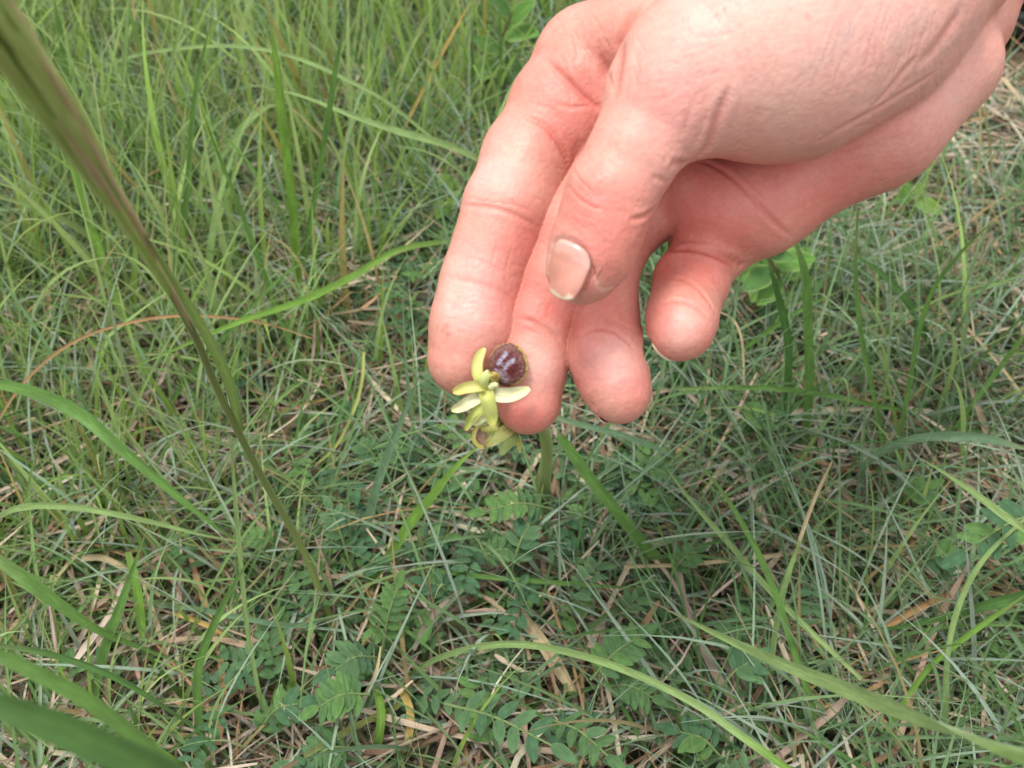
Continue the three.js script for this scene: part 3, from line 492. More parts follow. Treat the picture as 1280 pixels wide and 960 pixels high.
// many blades in one mesh: each is a strip bent from its foot, two facets wide with a keel
function field(name, label, category, mat, count, place) {
  const pos = [], nor = [], col = [], uv = [], ix = [];
  for (let q = 0; q < count; q++) {
    const s = place(); if (!s) continue;
    const n = s.n, c = Math.cos(s.yaw), d = Math.sin(s.yaw); let f = 0, y = s.at.y, e = 0, lean = s.lean; const st = s.length / n, b0 = pos.length / 3, kink = s.kink ?? 0, kat = Math.floor(n * rr(0.35, 0.8)), tw = s.twist ?? 0, r0 = s.roll ?? 0;
    for (let j = 0; j <= n; j++) {
      const t = j / n, w = s.width / 2 * s.profile(t), tf = Math.sin(lean), ty = Math.cos(lean), roll = r0 + tw * t, cr = Math.cos(roll), sr = Math.sin(roll);
      // across = side turned by roll about the run of the blade; up = the normal
      const upf = -ty, upy = tf, ax = { f: upf * sr, y: upy * sr, e: cr }, un = { f: upf * cr, y: upy * cr, e: -sr };
      for (let i = -1; i <= 1; i++) {
        const k = (Math.abs(i) - 0.5) * s.vee * w, F = f + ax.f * i * w + un.f * k, Y = y + ax.y * i * w + un.y * k, E = e + ax.e * i * w + un.e * k, nf = un.f - ax.f * i * s.vee, ny = un.y - ax.y * i * s.vee, ne = un.e - ax.e * i * s.vee, l = Math.hypot(nf, ny, ne);
        pos.push(s.at.x + F * d + E * c, Y, s.at.z + F * c - E * d); nor.push((nf * d + ne * c) / l, ny / l, (nf * c - ne * d) / l); uv.push((i + 1) / 2, t * s.length / 0.03);
        const m = 1 + s.mottle * noise(q * 3.1 + t * s.length * 90, q, i * 0.8);
        for (let k2 = 0; k2 < 3; k2++) col.push(m * lerp(lerp(s.base[k2], s.color[k2], smooth(0, 0.3, t)), s.tip[k2], smooth(0.72, 1, t)));
      }
      if (j < n) { f += tf * st; y += ty * st; e += (s.side ?? 0) * Math.sin(t * 3 + q) * st; lean += s.bend / n * (s.pow ? 2 * t : 1) + (j === kat ? kink : 0); if (y < s.at.y + 0.0005 && ty < 0) lean = Math.min(lean, 1.5); }
    }
    for (let j = 0; j < n; j++) for (let i = 0; i < 2; i++) { const a = b0 + j * 3 + i, b = a + 3; ix.push(a, b + 1, a + 1, a, b, b + 1); }
  }
  const g = new THREE.BufferGeometry(); g.setAttribute('position', new THREE.Float32BufferAttribute(pos, 3)); g.setAttribute('normal', new THREE.Float32BufferAttribute(nor, 3)); g.setAttribute('color', new THREE.Float32BufferAttribute(col, 3)); g.setAttribute('uv', new THREE.Float32BufferAttribute(uv, 2)); g.setIndex(ix);
  const m = shade(new THREE.Mesh(g, mat)); m.name = name; scene.add(m); tag(m, label, category, null, 'stuff'); console.log(name, ix.length / 3);
}
const mtx = new THREE.Matrix4(), qt = new THREE.Quaternion(), eu = new THREE.Euler();
const soilY = (x, z) => -0.004 + 0.006 * fbm(x * 14, 1, z * 14);
// where in the place: patches, tufts; the left and far side is long fresh grass, the right short blue-green fescue over straw, the middle front low vetch
const byShoe = (x, z) => x > 0.23 && x < 0.6 && z < -0.55 && z > -0.72;
function spotOn() { for (;;) { const p = spotAny(); if (!byShoe(...p)) return p; } }
function spotAny() {                                              // the patch of turf around the flower, thinning out for a metre or two
  if (rnd() < 0.84) { const z = -lerp(0.07, 0.76, Math.pow(rnd(), 0.8)), w = 0.16 + 0.40 * -z; return [rr(-w, w), z]; }
  return rnd() < 0.75 ? [rr(-0.8, 0.8), rr(-1.4, 0.25)] : [rr(-1.8, 1.8), rr(-2.6, 0.8)];
}
const mixc = (a, b, t) => a.map((e, i) => lerp(e, b[i], t));
const jit = (c, k) => { const m = 1 + rr(-k, k); return c.map((e) => e * m * (1 + rr(-k, k) * 0.35)); };
const pointed = (t) => 1 - 0.92 * smooth(0.5, 1, t), flat = (t) => (0.7 + 0.3 * smooth(0, 0.2, t)) * Math.pow(Math.max(0.03, 1 - smooth(0.3, 1.03, t)), 0.75), stalky = (t) => 0.85 + 0.15 * Math.sin(t * 9) - 0.45 * smooth(0.8, 1, t);
// dry thatch
field('dry_grass', 'matted dry tan and grey grass litter between the green blades', 'dry grass', strawMat, 24000, () => {
  const [x, z] = spotOn(), u = rnd();
  let c = u < 0.36 ? [0.36, 0.265, 0.185] : u < 0.62 ? [0.5, 0.4, 0.3] : u < 0.78 ? [0.2, 0.125, 0.075] : u < 0.86 ? [0.37, 0.235, 0.12] : u < 0.93 ? [0.25, 0.21, 0.15] : [0.54, 0.46, 0.34]; c = jit(c, 0.2);
  return { at: V(x, soilY(x, z) + Math.pow(rnd(), 1.8) * 0.022, z), yaw: rr(0, 6.3), lean: Math.PI / 2 + rr(-0.3, 0.16), bend: rr(-0.25, 0.3), side: rr(-0.45, 0.45), kink: rnd() < 0.2 ? rr(-0.5, 0.5) : 0, width: Math.pow(rnd(), 2.2) * 0.0021 + 0.0007, length: 0.012 + 0.07 * Math.pow(rnd(), 1.6), n: 5, vee: rr(0.2, 0.6), roll: rr(-0.6, 0.6), twist: rr(-0.8, 0.8), profile: stalky, mottle: 0.22, color: c, base: c, tip: c.map((e) => e * 0.9) };
});
// short fescue in tufts
const inVetch = (x, z) => smooth(0.085, 0.055, Math.abs(x + 0.005)) * smooth(-0.40, -0.34, z);
const tufts = []; for (let i = 0; i < 1500; i++) { const [x, z] = spotOn(); tufts.push([x, z, rr(0, 6.3), rnd()]); }
field('fine_grass', 'short thin blue green grass covering the ground', 'grass', bladeMat, 24000, () => {
  const t = tufts[Math.floor(rnd() * tufts.length)], x = t[0] + (rnd() + rnd() - 1) * 0.026, z = t[1] + (rnd() + rnd() - 1) * 0.026;
  if (rnd() < 0.5 * inVetch(x, z)) return null;
  const left = smooth(0.06, -0.16, x + 0.15 * (z + 0.4)), u = rnd();
  let c = mixc([0.18, 0.305, 0.135], [0.26, 0.39, 0.1], clamp(left * 0.7 + rr(-0.3, 0.3), 0, 1));
  if (u < 0.25) c = [0.38, 0.49, 0.36]; else if (u > 0.95) c = [0.4, 0.32, 0.13]; else if (u > 0.8) c = [0.12, 0.24, 0.06]; c = jit(c, 0.18);
  return { at: V(x, soilY(x, z) - 0.001, z), yaw: t[2] + rr(-1.9, 1.9), lean: rr(0.15, 1.15), bend: rr(0.3, 1.5), side: rr(-0.12, 0.12), width: rr(0.0008, 0.0016), length: rr(0.035, 0.095) * (0.75 + 0.5 * t[3]) * (x > 0.2 && z < -0.44 && z > -0.6 ? 0.45 : 1), n: 8, vee: rr(0.3, 0.9), roll: rr(-0.6, 0.6), twist: rr(-0.7, 0.7), profile: pointed, mottle: 0.1, color: c,  base: mixc(c, [0.3, 0.26, 0.14], 0.4), tip: mixc(c, [0.4, 0.38, 0.24], 0.2) };
});
// longer fresh grass, mostly to the left and behind
const clumps = []; for (let i = 0; i < 900; i++) { const [x, z] = spotOn(); clumps.push([x, z, rr(0, 6.3)]); }
field('meadow_grass', 'fresh green meadow grass with flat upright blades', 'grass', bladeMat, 5800, () => {
  const k = clumps[Math.floor(rnd() * clumps.length)], x = k[0] + (rnd() + rnd() - 1) * 0.02, z = k[1] + (rnd() + rnd() - 1) * 0.02, away = Math.hypot(x, z);
  const left = smooth(0.05, -0.14, x + 0.2 * (z + 0.35)), far = smooth(-0.40, -0.6, z);
  if (rnd() > clamp(0.14 + 0.9 * left + 0.35 * far, 0, 1) * (1 - 0.7 * inVetch(x, z)) * (z > -0.2 ? 0.55 : 1)) return null;
  if (x > 0.2 && z < -0.44 && z > -0.7) return null;
  const tall = clamp(left * smooth(-0.2, -0.36, z) + far * 0.6, 0, 1), len = lerp(rr(0.03, 0.08), rr(0.05, 0.15), tall);
  const u = rnd(), c = jit(u < 0.4 ? [0.29, 0.44, 0.085] : u < 0.88 ? [0.38, 0.52, 0.18] : u < 0.95 ? [0.13, 0.26, 0.05] : [0.42, 0.36, 0.11], 0.15);
  return { at: V(x, soilY(x, z) - 0.002, z), yaw: k[2] + rr(-2.2, 2.2), lean: rr(0.05, 0.5), bend: Math.pow(rnd(), 1.3) * 1.7, pow: 1, side: rr(-0.1, 0.1), ok: 1, width: lerp(rr(0.0011, 0.0024), 0.001 + 0.0034 * Math.pow(rnd(), 1.8), tall), length: len, n: 12, vee: rr(0.15, 0.6), roll: rr(-0.5, 0.5), twist: rr(-0.9, 0.9), profile: flat, mottle: 0.12, color: c, base: mixc(c, [0.4, 0.4, 0.2], 0.4), tip: mixc(c, [0.4, 0.38, 0.16], 0.3) };
});
// long thin blades standing through the short turf, left and right of the vetch
field('thin_grass', 'long thin green grass blades standing above the short turf', 'grass', bladeMat, 2600, () => {
  const [x, z] = spotOn(), left = smooth(0.02, -0.14, x + 0.2 * (z + 0.35)), right = smooth(0.05, 0.12, x);
  if (rnd() > (0.1 + 0.9 * left + 0.65 * right) * (1 - 0.8 * inVetch(x, z)) || (x > 0.2 && z < -0.44 && z > -0.7) || z > -0.16) return null;
  const u = rnd(), c = jit(u < 0.45 ? [0.33, 0.48, 0.14] : u < 0.8 ? [0.27, 0.42, 0.2] : u < 0.93 ? [0.36, 0.46, 0.26] : [0.5, 0.42, 0.2], 0.14), low = z > -0.26 ? 0.5 : 1;
  return { at: V(x, soilY(x, z) - 0.002, z), yaw: rr(0, 6.3), lean: rr(0.05, 0.6), bend: rr(0.1, 1.5), pow: 1, side: rr(-0.08, 0.08), kink: rnd() < 0.15 ? rr(0.2, 0.9) : 0, width: rr(0.0009, 0.0019), length: rr(0.05, 0.13) * low, n: 12, vee: rr(0.2, 0.7), roll: rr(-0.5, 0.5), twist: rr(-0.9, 0.9), profile: pointed, mottle: 0.14, color: c, base: mixc(c, [0.36, 0.34, 0.18], 0.4), tip: mixc(c, [0.48, 0.4, 0.22], 0.45) };
});
// ------------------------------------------------------------------ leaves
function leafletGeo(L, Wd, { fold = 0.25, tip = 0.5, round = 0.75, color, edge, sd = 1, curl = 0.1 }) {   // lies in xz, base at the origin, pointing along +z, upper face +y
  const n = 10, m = 6, p = [], c = [], ix = [];
  for (let j = 0; j <= n; j++) for (let i = 0; i <= m; i++) {
    const t = j / n, s = (i / m) * 2 - 1, w = Wd / 2 * Math.pow(Math.sin(Math.PI * Math.pow(clamp(t, 0.012, 0.99), tip)), round);
    p.push(s * w, fold * w * (Math.abs(s) - 0.35) - curl * L * t * t + 0.05 * w * Math.cos(t * 26 + Math.abs(s) * 4), t * L);
    const k = 1 + 0.2 * noise(s * 2 + sd * 5, t * 5, sd) + 0.12 * Math.exp(-s * s * 60); c.push(...color.map((e, q) => (edge ? lerp(e, edge[q], smooth(0.75, 1, Math.abs(s)) * 0.6) : e) * k));
  }
  for (let j = 0; j < n; j++) for (let i = 0; i < m; i++) { const a = j * (m + 1) + i, b = a + m + 1; ix.push(a, b + 1, a + 1, a, b, b + 1); }
  const g = new THREE.BufferGeometry(); g.setAttribute('position', new THREE.Float32BufferAttribute(p, 3)); g.setAttribute('color', new THREE.Float32BufferAttribute(c, 3)); g.setIndex(ix); g.computeVertexNormals(); return g;
}
const vetchTones = [[0.07, 0.14, 0.05], [0.08, 0.155, 0.065], [0.055, 0.12, 0.055], [0.09, 0.175, 0.05]];
const vetchLeaflets = vetchTones.map((c, i) => leafletGeo(1, 0.47, { color: c, sd: i + 1, tip: 0.8, round: 0.58, fold: 0.3, edge: c.map((e) => e * 1.15) }));
function stemGeo(pts, r0, r1, color) { return tubeShell(pts, (t) => lerp(r0, r1, t), () => color, Math.max(8, pts.length * 4), 6, (q) => q); }
// a pinnate leaf: a stalk with paired leaflets and one at the end
function vetch(label, a, b, { pairs = 6, size = 0.007, droop = 0.004, tone = 0, up = V(0, 1, 0.15), open = 1.15, start = 0.22, shrink = 0.25, group = 'vetch leaves low among the grass' }) {
  const A = onLevel(a[0], a[1], a[2] + 12), B = onLevel(b[0], b[1], b[2] + 14), g = tag(thing('vetch_leaf', A), label, 'vetch leaf', group), mid = A.clone().lerp(B, 0.5).add(V(0, droop, 0)), line = [A, mid, B].map((q) => q.clone().sub(A));
  const curve = new THREE.CatmullRomCurve3(line); part('stalk', stemGeo(line, 0.0005, 0.0003, [0.16, 0.23, 0.08]), leafMat, g);
  const put = (t, ang, sz) => {
    const tan = curve.getTangent(t), nor = up.clone().addScaledVector(tan, -up.dot(tan)).normalize(), dir = tan.clone().applyAxisAngle(nor, ang).addScaledVector(nor, rr(-0.1, 0.28)).normalize(), x = V().crossVectors(nor, dir).normalize(), y = V().crossVectors(dir, x);
    const m = part('leaflet', vetchLeaflets[(tone + (rnd() < 0.3 ? 1 : 0)) % 4], leafMat, g); m.matrix.makeBasis(x, y, dir).scale(V(sz, sz, sz)).setPosition(curve.getPoint(t)); m.matrix.decompose(m.position, m.quaternion, m.scale);
  };
  for (let i = 0; i < pairs; i++) { const t = lerp(start, 0.95, i / pairs), sz = size * 0.92 * (1 - shrink * Math.abs(i / pairs - 0.35)) * rr(0.92, 1.06); put(t, open * rr(0.9, 1.1) - 0.3 * i / pairs, sz); put(t, -open * rr(0.9, 1.1) + 0.3 * i / pairs, sz); }
  put(0.99, rr(-0.1, 0.1), size * 0.95);
}
const bushTones = [[0.1, 0.21, 0.04], [0.14, 0.24, 0.05], [0.07, 0.155, 0.04]];
const bushLeaves = bushTones.map((c, i) => leafletGeo(1, 0.58, { color: c, sd: i + 11, tip: 0.85, fold: 0.22, edge: [0.24, 0.33, 0.1], curl: 0.12 }));
// a small woody seedling: a reddish stalk with single broad leaves given one by one [px, py, height, towards px, py, height, tone]
function seedling(label, stemPts, leaves) {
  const A = onLevel(...stemPts[0]), g = tag(thing('leafy_seedling', A), label, 'seedling');
  part('stalk', stemGeo(stemPts.map((s) => onLevel(...s).sub(A)), 0.0011, 0.0005, [0.24, 0.17, 0.09]), leafMat, g);
  for (const [x, y, h, x2, y2, h2, tone = 0, roll = 0] of leaves) {
    const P = onLevel(x, y, h), Q = onLevel(x2, y2, h2), dir = Q.clone().sub(P), L = dir.length() * 0.8; dir.normalize();
    const n = V(roll, 0.9, 0.45); n.addScaledVector(dir, -n.dot(dir)).normalize(); const sx = V().crossVectors(n, dir).normalize();
    const m = part('leaf', bushLeaves[tone], leafMat, g); m.matrix.makeBasis(sx, n, dir).scale(V(L, L, L)).setPosition(P.sub(A)); m.matrix.decompose(m.position, m.quaternion, m.scale);
  }
}
// low leaves too small or hidden to pick apart
{
  const g = new THREE.Group(); g.name = 'low_leaves'; scene.add(g); tag(g, 'low green vetch and clover leaves between the grass blades', 'leaves', null, 'stuff');
  vetchLeaflets.forEach((geo) => {
    const n = 1150, m = shade(new THREE.InstancedMesh(geo, leafMat, n)); m.name = 'leaves'; m.userData.kind = 'stuff'; const c = new THREE.Color();
    let cx = 0, cz = 0, dir = 0, step = 0;
    for (let i = 0; i < n; i++) {
      if (i % 12 === 0) { do { [cx, cz] = spotOn(); } while (rnd() > smooth(0.14, 0.02, Math.abs(cx - 0.0)) * (cz > -0.40 ? 1 : 0.25) + 0.05); dir = rr(0, 6.3); step = rr(0.0026, 0.0038); }
      const k = i % 12, s = k % 2 ? 1 : -1, d = Math.floor(k / 2) * step, h = 0.010 + rr(0, 0.003) + (Math.floor(i / 12) % 5) * 0.005, x = cx + Math.sin(dir) * d, z = cz + Math.cos(dir) * d, sz = rr(0.004, 0.0066);
      eu.set(rr(-0.4, 0.3), dir + s * rr(0.9, 1.3), rr(-0.3, 0.3), 'YXZ'); mtx.compose(V(x, soilY(x, z) + h, z), qt.setFromEuler(eu), V(sz, sz, sz)); m.setMatrixAt(i, mtx); m.setColorAt(i, c.setRGB(...jit([1, 1, 1], 0.15)));
    }
    g.add(m);
  });
}
// ------------------------------------------------------------------ the blades one can pick out singly, [px, py, mm above the soil] along each
const GREEN = { bright: [0.2, 0.37, 0.055], mid: [0.135, 0.27, 0.055], dark: [0.075, 0.17, 0.035], pale: [0.28, 0.41, 0.14], blue: [0.18, 0.3, 0.16], yellow: [0.3, 0.33, 0.09], straw: [0.42, 0.33, 0.19], brown: [0.3, 0.18, 0.08], gold: [0.46, 0.33, 0.1] };
function blade(name, label, category, tone, w, pts, o = {}) {
  const W = pts.map(([x, y, h]) => onLevel(x, y, h > 8 ? h + 6 : h)), A = W[0].clone(), c = GREEN[tone];
  const g = bladeGeo(W.map((q) => q.sub(A)), o.even ? (t) => w * (1 - 0.5 * smooth(0.7, 1, t)) : (t) => w * (0.7 + 0.3 * smooth(0, 0.25, t)) * Math.pow(Math.max(0.04, 1 - smooth(o.from ?? 0.3, 1.03, t)), 0.8), { color: c, baseColor: o.base ? GREEN[o.base] : mixc(c, [0.3, 0.3, 0.14], 0.3), tipColor: o.tip ? GREEN[o.tip] : mixc(c, [0.36, 0.34, 0.14], 0.35), n: 30, fold: o.fold ?? 0.35, roll: o.roll ?? 0, twist: o.twist ?? 0, sd: rnd() * 20, mottle: 0.3 });
  const m = shade(new THREE.Mesh(g, name === 'straw' ? strawMat : bladeMat)); m.name = numbered(name); m.position.copy(A); scene.add(m);
  return tag(m, label, category, o.group);
}
const gb = (label, tone, w, pts, o) => blade('grass_shoot', label, 'grass blade', tone, w * 0.86 / 1000, pts, o);
const dry = (label, tone, w, pts, o) => blade('straw', label, 'dry straw', tone, w / 1000, pts, { even: 1, fold: 0.5, ...o });
// upper left
gb('bright green upright blade just behind the blurred seed stalk in the top corner', 'bright', 4.2, [[165, 425, 12], [140, 360, 30], [120, 300, 48], [107, 262, 60], [90, 200, 78], [60, 118, 105], [40, 68, 122], [10, -10, 150]], { from: 0.6 });
gb('broad mid green blade leaving the top edge left of the thin pale one', 'mid', 5, [[112, 230, 10], [104, 185, 25], [97, 140, 40], [86, 85, 60], [76, 40, 78], [66, -10, 98]], { from: 0.7 });
gb('thin pale vertical blade at the top edge, right of the broad mid green one', 'pale', 2.2, [[148, 250, 8], [151, 190, 28], [154, 110, 58], [158, 40, 86], [161, -10, 105]], { even: 1 });
gb('thin pale green blade slanting to the top edge left of the arching blade', 'pale', 2.4, [[168, 275, 6], [180, 205, 30], [200, 122, 62], [220, 58, 90], [243, -8, 118]], { from: 0.75 });
gb('mid green pointed blade with a yellowish tip beneath the long arch', 'mid', 3, [[222, 385, 5], [228, 310, 32], [236, 215, 70], [243, 130, 108], [256, 60, 135], [268, 14, 152]], { tip: 'yellow', from: 0.5 });
gb('tall bright upright blade left of the hand reaching the top edge', 'bright', 4.4, [[378, 400, 6], [372, 330, 32], [365, 250, 66], [355, 165, 104], [345, 70, 145], [330, -10, 180]], { from: 0.65 });
gb('tall narrow blade leaning right, between the bright upright blade and the hand', 'mid', 2.8, [[372, 380, 5], [382, 310, 32], [396, 235, 62], [410, 150, 100], [421, 80, 130], [440, -8, 166]], { from: 0.7 });
gb('long thin blade arching over the upper left grass with a brown tip', 'pale', 2.0, [[100, 98, 40], [160, 72, 62], [230, 60, 78], [300, 58, 88], [360, 69, 92], [420, 93, 90], [480, 125, 82], [540, 172, 66], [578, 197, 58]], { tip: 'straw', even: 1 });
gb('pale blade with a fine tip pointing left, running to the index finger', 'pale', 3.4, [[610, 205, 70], [560, 182, 78], [500, 165, 84], [450, 148, 86], [370, 118, 84], [304, 104, 80]], { from: 0.35 });
gb('pale folded blade bent over in a hook under the long arch', 'pale', 3.6, [[228, 310, 5], [238, 262, 20], [258, 222, 36], [284, 186, 50], [312, 150, 60], [330, 135, 62], [346, 131, 58]], { even: 1 });
gb('blade crossing the left grass at a slant with its tip toward the seed stalk', 'bright', 3.2, [[590, 298, 40], [500, 312, 52], [440, 346, 58], [380, 375, 60], [300, 402, 60], [225, 434, 60], [130, 475, 58]], { from: 0.45 });
gb('long narrow blade leaning right, its lower end near the slanting crossing blade', 'mid', 2.6, [[185, 545, 3], [230, 480, 20], [290, 410, 40], [360, 340, 58], [430, 300, 66]], { from: 0.3 });
gb('dark blade leaning right in the upper left beside the bright upright one', 'mid', 2.6, [[400, 520, 4], [372, 450, 22], [340, 370, 46], [300, 260, 84], [268, 180, 110], [240, 100, 140]], { from: 0.4 });
dry('yellow straw pointing up right above the pale blade by the hand', 'gold', 1.6, [[505, 160, 30], [530, 110, 48], [556, 60, 66], [588, 2, 88]]);
dry('thin brown stalk arching over the grass at the left edge', 'brown', 1.1, [[-12, 545, 30], [15, 498, 42], [60, 449, 52], [110, 419, 57], [190, 398, 60], [250, 395, 58], [330, 404, 54], [390, 423, 48]]);
dry('yellow curved stalk hanging down left of the orchid flower', 'yellow', 1.2, [[455, 440, 44], [452, 480, 38], [437, 525, 30], [418, 560, 22], [392, 583, 16]]);
dry('short golden straw lying left of the index fingertip', 'gold', 1.5, [[350, 515, 12], [372, 508, 13], [410, 498, 12]]);
// left middle and lower left
gb('broad dark green blade arching down from the left edge across the seed stalk', 'mid', 5.4, [[-14, 478, 60], [40, 490, 63], [98, 516, 62], [150, 560, 56], [200, 602, 48], [250, 643, 38], [290, 672, 30], [330, 690, 25]], { from: 0.2, base: 'mid' });
gb('slim pale blade bowed over at the left edge below the broad dark one', 'pale', 2.6, [[-14, 652, 46], [20, 636, 50], [60, 632, 52], [120, 638, 50], [200, 655, 44], [270, 672, 38], [322, 678, 34]], { from: 0.4 });
gb('pale green grass stem standing upright left of the seed stalk foot', 'pale', 1.7, [[340, 925, 2], [325, 870, 18], [313, 810, 34], [305, 745, 54], [299, 680, 74], [293, 610, 96], [289, 545, 118]], { even: 1 });
gb('flat upright blade in the lower left with a folded base', 'mid', 3.6, [[116, 905, 2], [121, 855, 18], [135, 800, 36], [150, 760, 50], [165, 715, 64], [186, 655, 82]], { from: 0.5 });
gb('short bright blade hanging down beside the flat upright one', 'bright', 3.4, [[160, 690, 46], [170, 728, 38], [176, 770, 28], [180, 816, 18]], { from: 0.7 });
gb('dark twisted blade curving down to the bottom left of the frame', 'mid', 3, [[264, 968, 2], [254, 930, 12], [247, 880, 26], [249, 830, 40], [264, 788, 50], [290, 735, 62], [338, 660, 76]], { from: 0.6, twist: 0.7 });
gb('dark narrow blade crossing the lower left corner', 'dark', 2.2, [[-10, 806, 60], [60, 817, 62], [140, 845, 58], [200, 880, 50], [250, 916, 40], [306, 966, 26]], { from: 0.3 });
gb('broad blade slanting down from the left edge in the lower left', 'mid', 5.4, [[-12, 692, 60], [30, 722, 58], [70, 752, 52], [120, 786, 42], [190, 815, 30], [280, 850, 14]], { from: 0.15 });
gb('pale blue green blade lying across the lower left straw', 'blue', 2.2, [[180, 755, 12], [240, 760, 20], [300, 772, 24], [370, 782, 20], [420, 770, 12]], { even: 1 });
dry('pale curled dry leaf in the lower left straw', 'straw', 2.2, [[90, 700, 10], [130, 698, 18], [165, 716, 16], [200, 745, 10]]);
dry('orange dry blade in the lower left straw', 'gold', 1.6, [[215, 765, 14], [255, 780, 18], [290, 798, 12]]);
// middle
gb('bright green wide blade growing up to the orchid flower from the left', 'bright', 4.0, [[452, 752, 2], [470, 720, 12], [490, 690, 22], [512, 655, 34], [540, 620, 46], [575, 578, 58], [615, 545, 66]], { from: 0.55 });
gb('blue green wide blade standing left of the bright one', 'blue', 3.6, [[444, 716, 2], [456, 668, 18], [470, 612, 36], [490, 555, 56], [512, 500, 76], [530, 455, 92]], { from: 0.4 });
gb('flat mid green blade slanting down right of the orchid stem', 'mid', 4.6, [[700, 545, 60], [716, 568, 54], [742, 604, 46], [776, 646, 34], [806, 682, 22], [835, 710, 12]], { from: 0.9, base: 'mid' });
gb('blue green blade coming out from beneath the middle fingertip and bowing right', 'blue', 2.6, [[690, 520, 40], [730, 532, 46], [780, 545, 44], [830, 565, 36], [850, 580, 26]], { from: 0.5 });
gb('large pale blade arching over the vetch at the bottom of the frame', 'pale', 2.5, [[498, 856, 6], [540, 826, 22], [600, 808, 38], [660, 806, 48], [730, 820, 56], [800, 845, 60], [870, 880, 62], [930, 922, 62], [1000, 972, 60]], { from: 0.95, base: 'pale', tip: 'bright' });
gb('thin blade with a pale side running flat above the middle vetch', 'mid', 1.9, [[520, 708, 12], [580, 718, 22], [640, 724, 26], [720, 730, 24], [800, 736, 16]], { even: 1 });
gb('yellow green stalk leaning left below the orchid among vetch', 'yellow', 2.4, [[545, 820, 4], [500, 880, 14], [450, 905, 20], [380, 945, 26]].reverse(), { from: 0.5 });
dry('flat brown dead blade lying in the vetch at the bottom', 'straw', 4.2, [[650, 768, 16], [672, 795, 18], [695, 830, 16], [720, 870, 12]], { from: 0.6 });
dry('thin pale straw standing in the low vetch at the bottom left of centre', 'straw', 1.0, [[425, 930, 10], [450, 880, 20], [470, 840, 26], [476, 808, 28]]);
dry('golden brown dry blade curving down at the bottom edge', 'gold', 2.4, [[500, 860, 14], [512, 885, 16], [512, 915, 14], [498, 965, 8]]);
gb('bright short blade curving down near the bottom edge left of centre', 'bright', 3.2, [[468, 855, 20], [476, 885, 20], [474, 920, 14], [466, 942, 8]], { from: 0.8 });
// right
gb('long broad blade running to the lower right corner, near the viewer', 'pale', 5.2, [[813, 751, 40], [870, 780, 60], [960, 822, 84], [1060, 862, 108], [1160, 900, 132], [1230, 925, 150], [1330, 965, 176]].reverse(), { from: 0.35, base: 'bright', tip: 'straw' });
gb('pale blade with a white tip at the right edge above the dark vetch leaf', 'pale', 2.8, [[1300, 674, 70], [1260, 648, 70], [1228, 624, 68], [1185, 594, 64], [1142, 568, 60]], { from: 0.4, tip: 'straw' });
gb('straight narrow pale blade slanting down from beneath the little finger', 'pale', 2.2, [[823, 570, 26], [858, 619, 30], [909, 677, 34], [964, 740, 36], [1014, 790, 36], [1077, 849, 34]].reverse(), { from: 0.6 });
gb('narrow green blade slanting steeply through the right foreground straw', 'mid', 2.4, [[1034, 960, 2], [1015, 880, 20], [991, 810, 36], [967, 736, 50], [936, 669, 62], [897, 607, 72], [850, 555, 78]], { from: 0.55 });
gb('upright pale blade standing alone in the right foreground', 'pale', 2.2, [[962, 892, 2], [964, 830, 20], [974, 762, 38], [986, 715, 50], [1000, 676, 60]], { even: 1 });
dry('thin brown stalk tip standing on the right above the upright pale blade', 'straw', 1.2, [[998, 680, 58], [1008, 650, 64], [1022, 615, 72], [1040, 577, 82]]);
gb('pale blade bowing from the right edge down to the lower right', 'pale', 2.2, [[1184, 950, 4], [1182, 870, 24], [1187, 800, 40], [1203, 745, 50], [1230, 698, 56], [1290, 640, 62]], { even: 1 });
gb('yellow green narrow blade slanting in the lower right', 'bright', 2.2, [[1095, 930, 3], [1113, 903, 12], [1162, 834, 28], [1210, 794, 38], [1290, 738, 50]], { from: 0.8 });
gb('broad dark green blade entering at the right edge over the brown leaf', 'dark', 4.4, [[1300, 738, 40], [1260, 750, 40], [1210, 763, 36], [1130, 783, 26], [1040, 788, 14]], { from: 0.2, base: 'dark' });
dry('brown dead blade pointing left in the right foreground', 'brown', 2.4, [[1210, 733, 20], [1150, 759, 24], [1092, 792, 18]], { from: 0.5 });
gb('tall thin green stem rising right of the palm', 'mid', 2.2, [[1113, 606, 2], [1104, 555, 20], [1089, 480, 48], [1077, 424, 68], [1069, 340, 104], [1072, 262, 140]], { even: 1 });
gb('curved green stem bowing right at the far right of the palm', 'mid', 2.2, [[1116, 606, 2], [1126, 540, 24], [1138, 472, 48], [1150, 408, 72], [1172, 352, 90], [1220, 296, 106], [1250, 270, 112]], { from: 0.5 });
gb('dark green broad blade slanting down behind the curved stem', 'dark', 4, [[1184, 474, 4], [1155, 416, 24], [1131, 373, 36], [1092, 334, 46], [1050, 312, 50]], { from: 0.5 });
gb('wide upright green blade below the palm edge', 'mid', 4.4, [[1002, 575, 2], [1011, 494, 30], [1010, 416, 62], [1006, 346, 92], [990, 290, 118]], { from: 0.7 });
gb('second upright blade close beside the wide one below the palm edge', 'dark', 3.6, [[985, 575, 2], [984, 500, 28], [985, 430, 54], [970, 360, 82], [955, 310, 104]], { from: 0.6 });
gb('thin blade lying level to the right of the ring fingertip', 'mid', 2.2, [[845, 486, 30], [956, 485, 40], [1030, 493, 40], [1112, 510, 34], [1170, 515, 28]], { from: 0.6 });
gb('pale blue green blade arching level toward the right edge', 'blue', 3.6, [[1070, 600, 12], [1090, 572, 26], [1131, 552, 40], [1175, 545, 46], [1229, 548, 48], [1300, 566, 44]], { from: 0.8 });
gb('straight narrow blade slanting up to the right edge', 'mid', 2.4, [[1170, 575, 6], [1206, 518, 26], [1241, 471, 40], [1295, 400, 62]], { from: 0.8 });
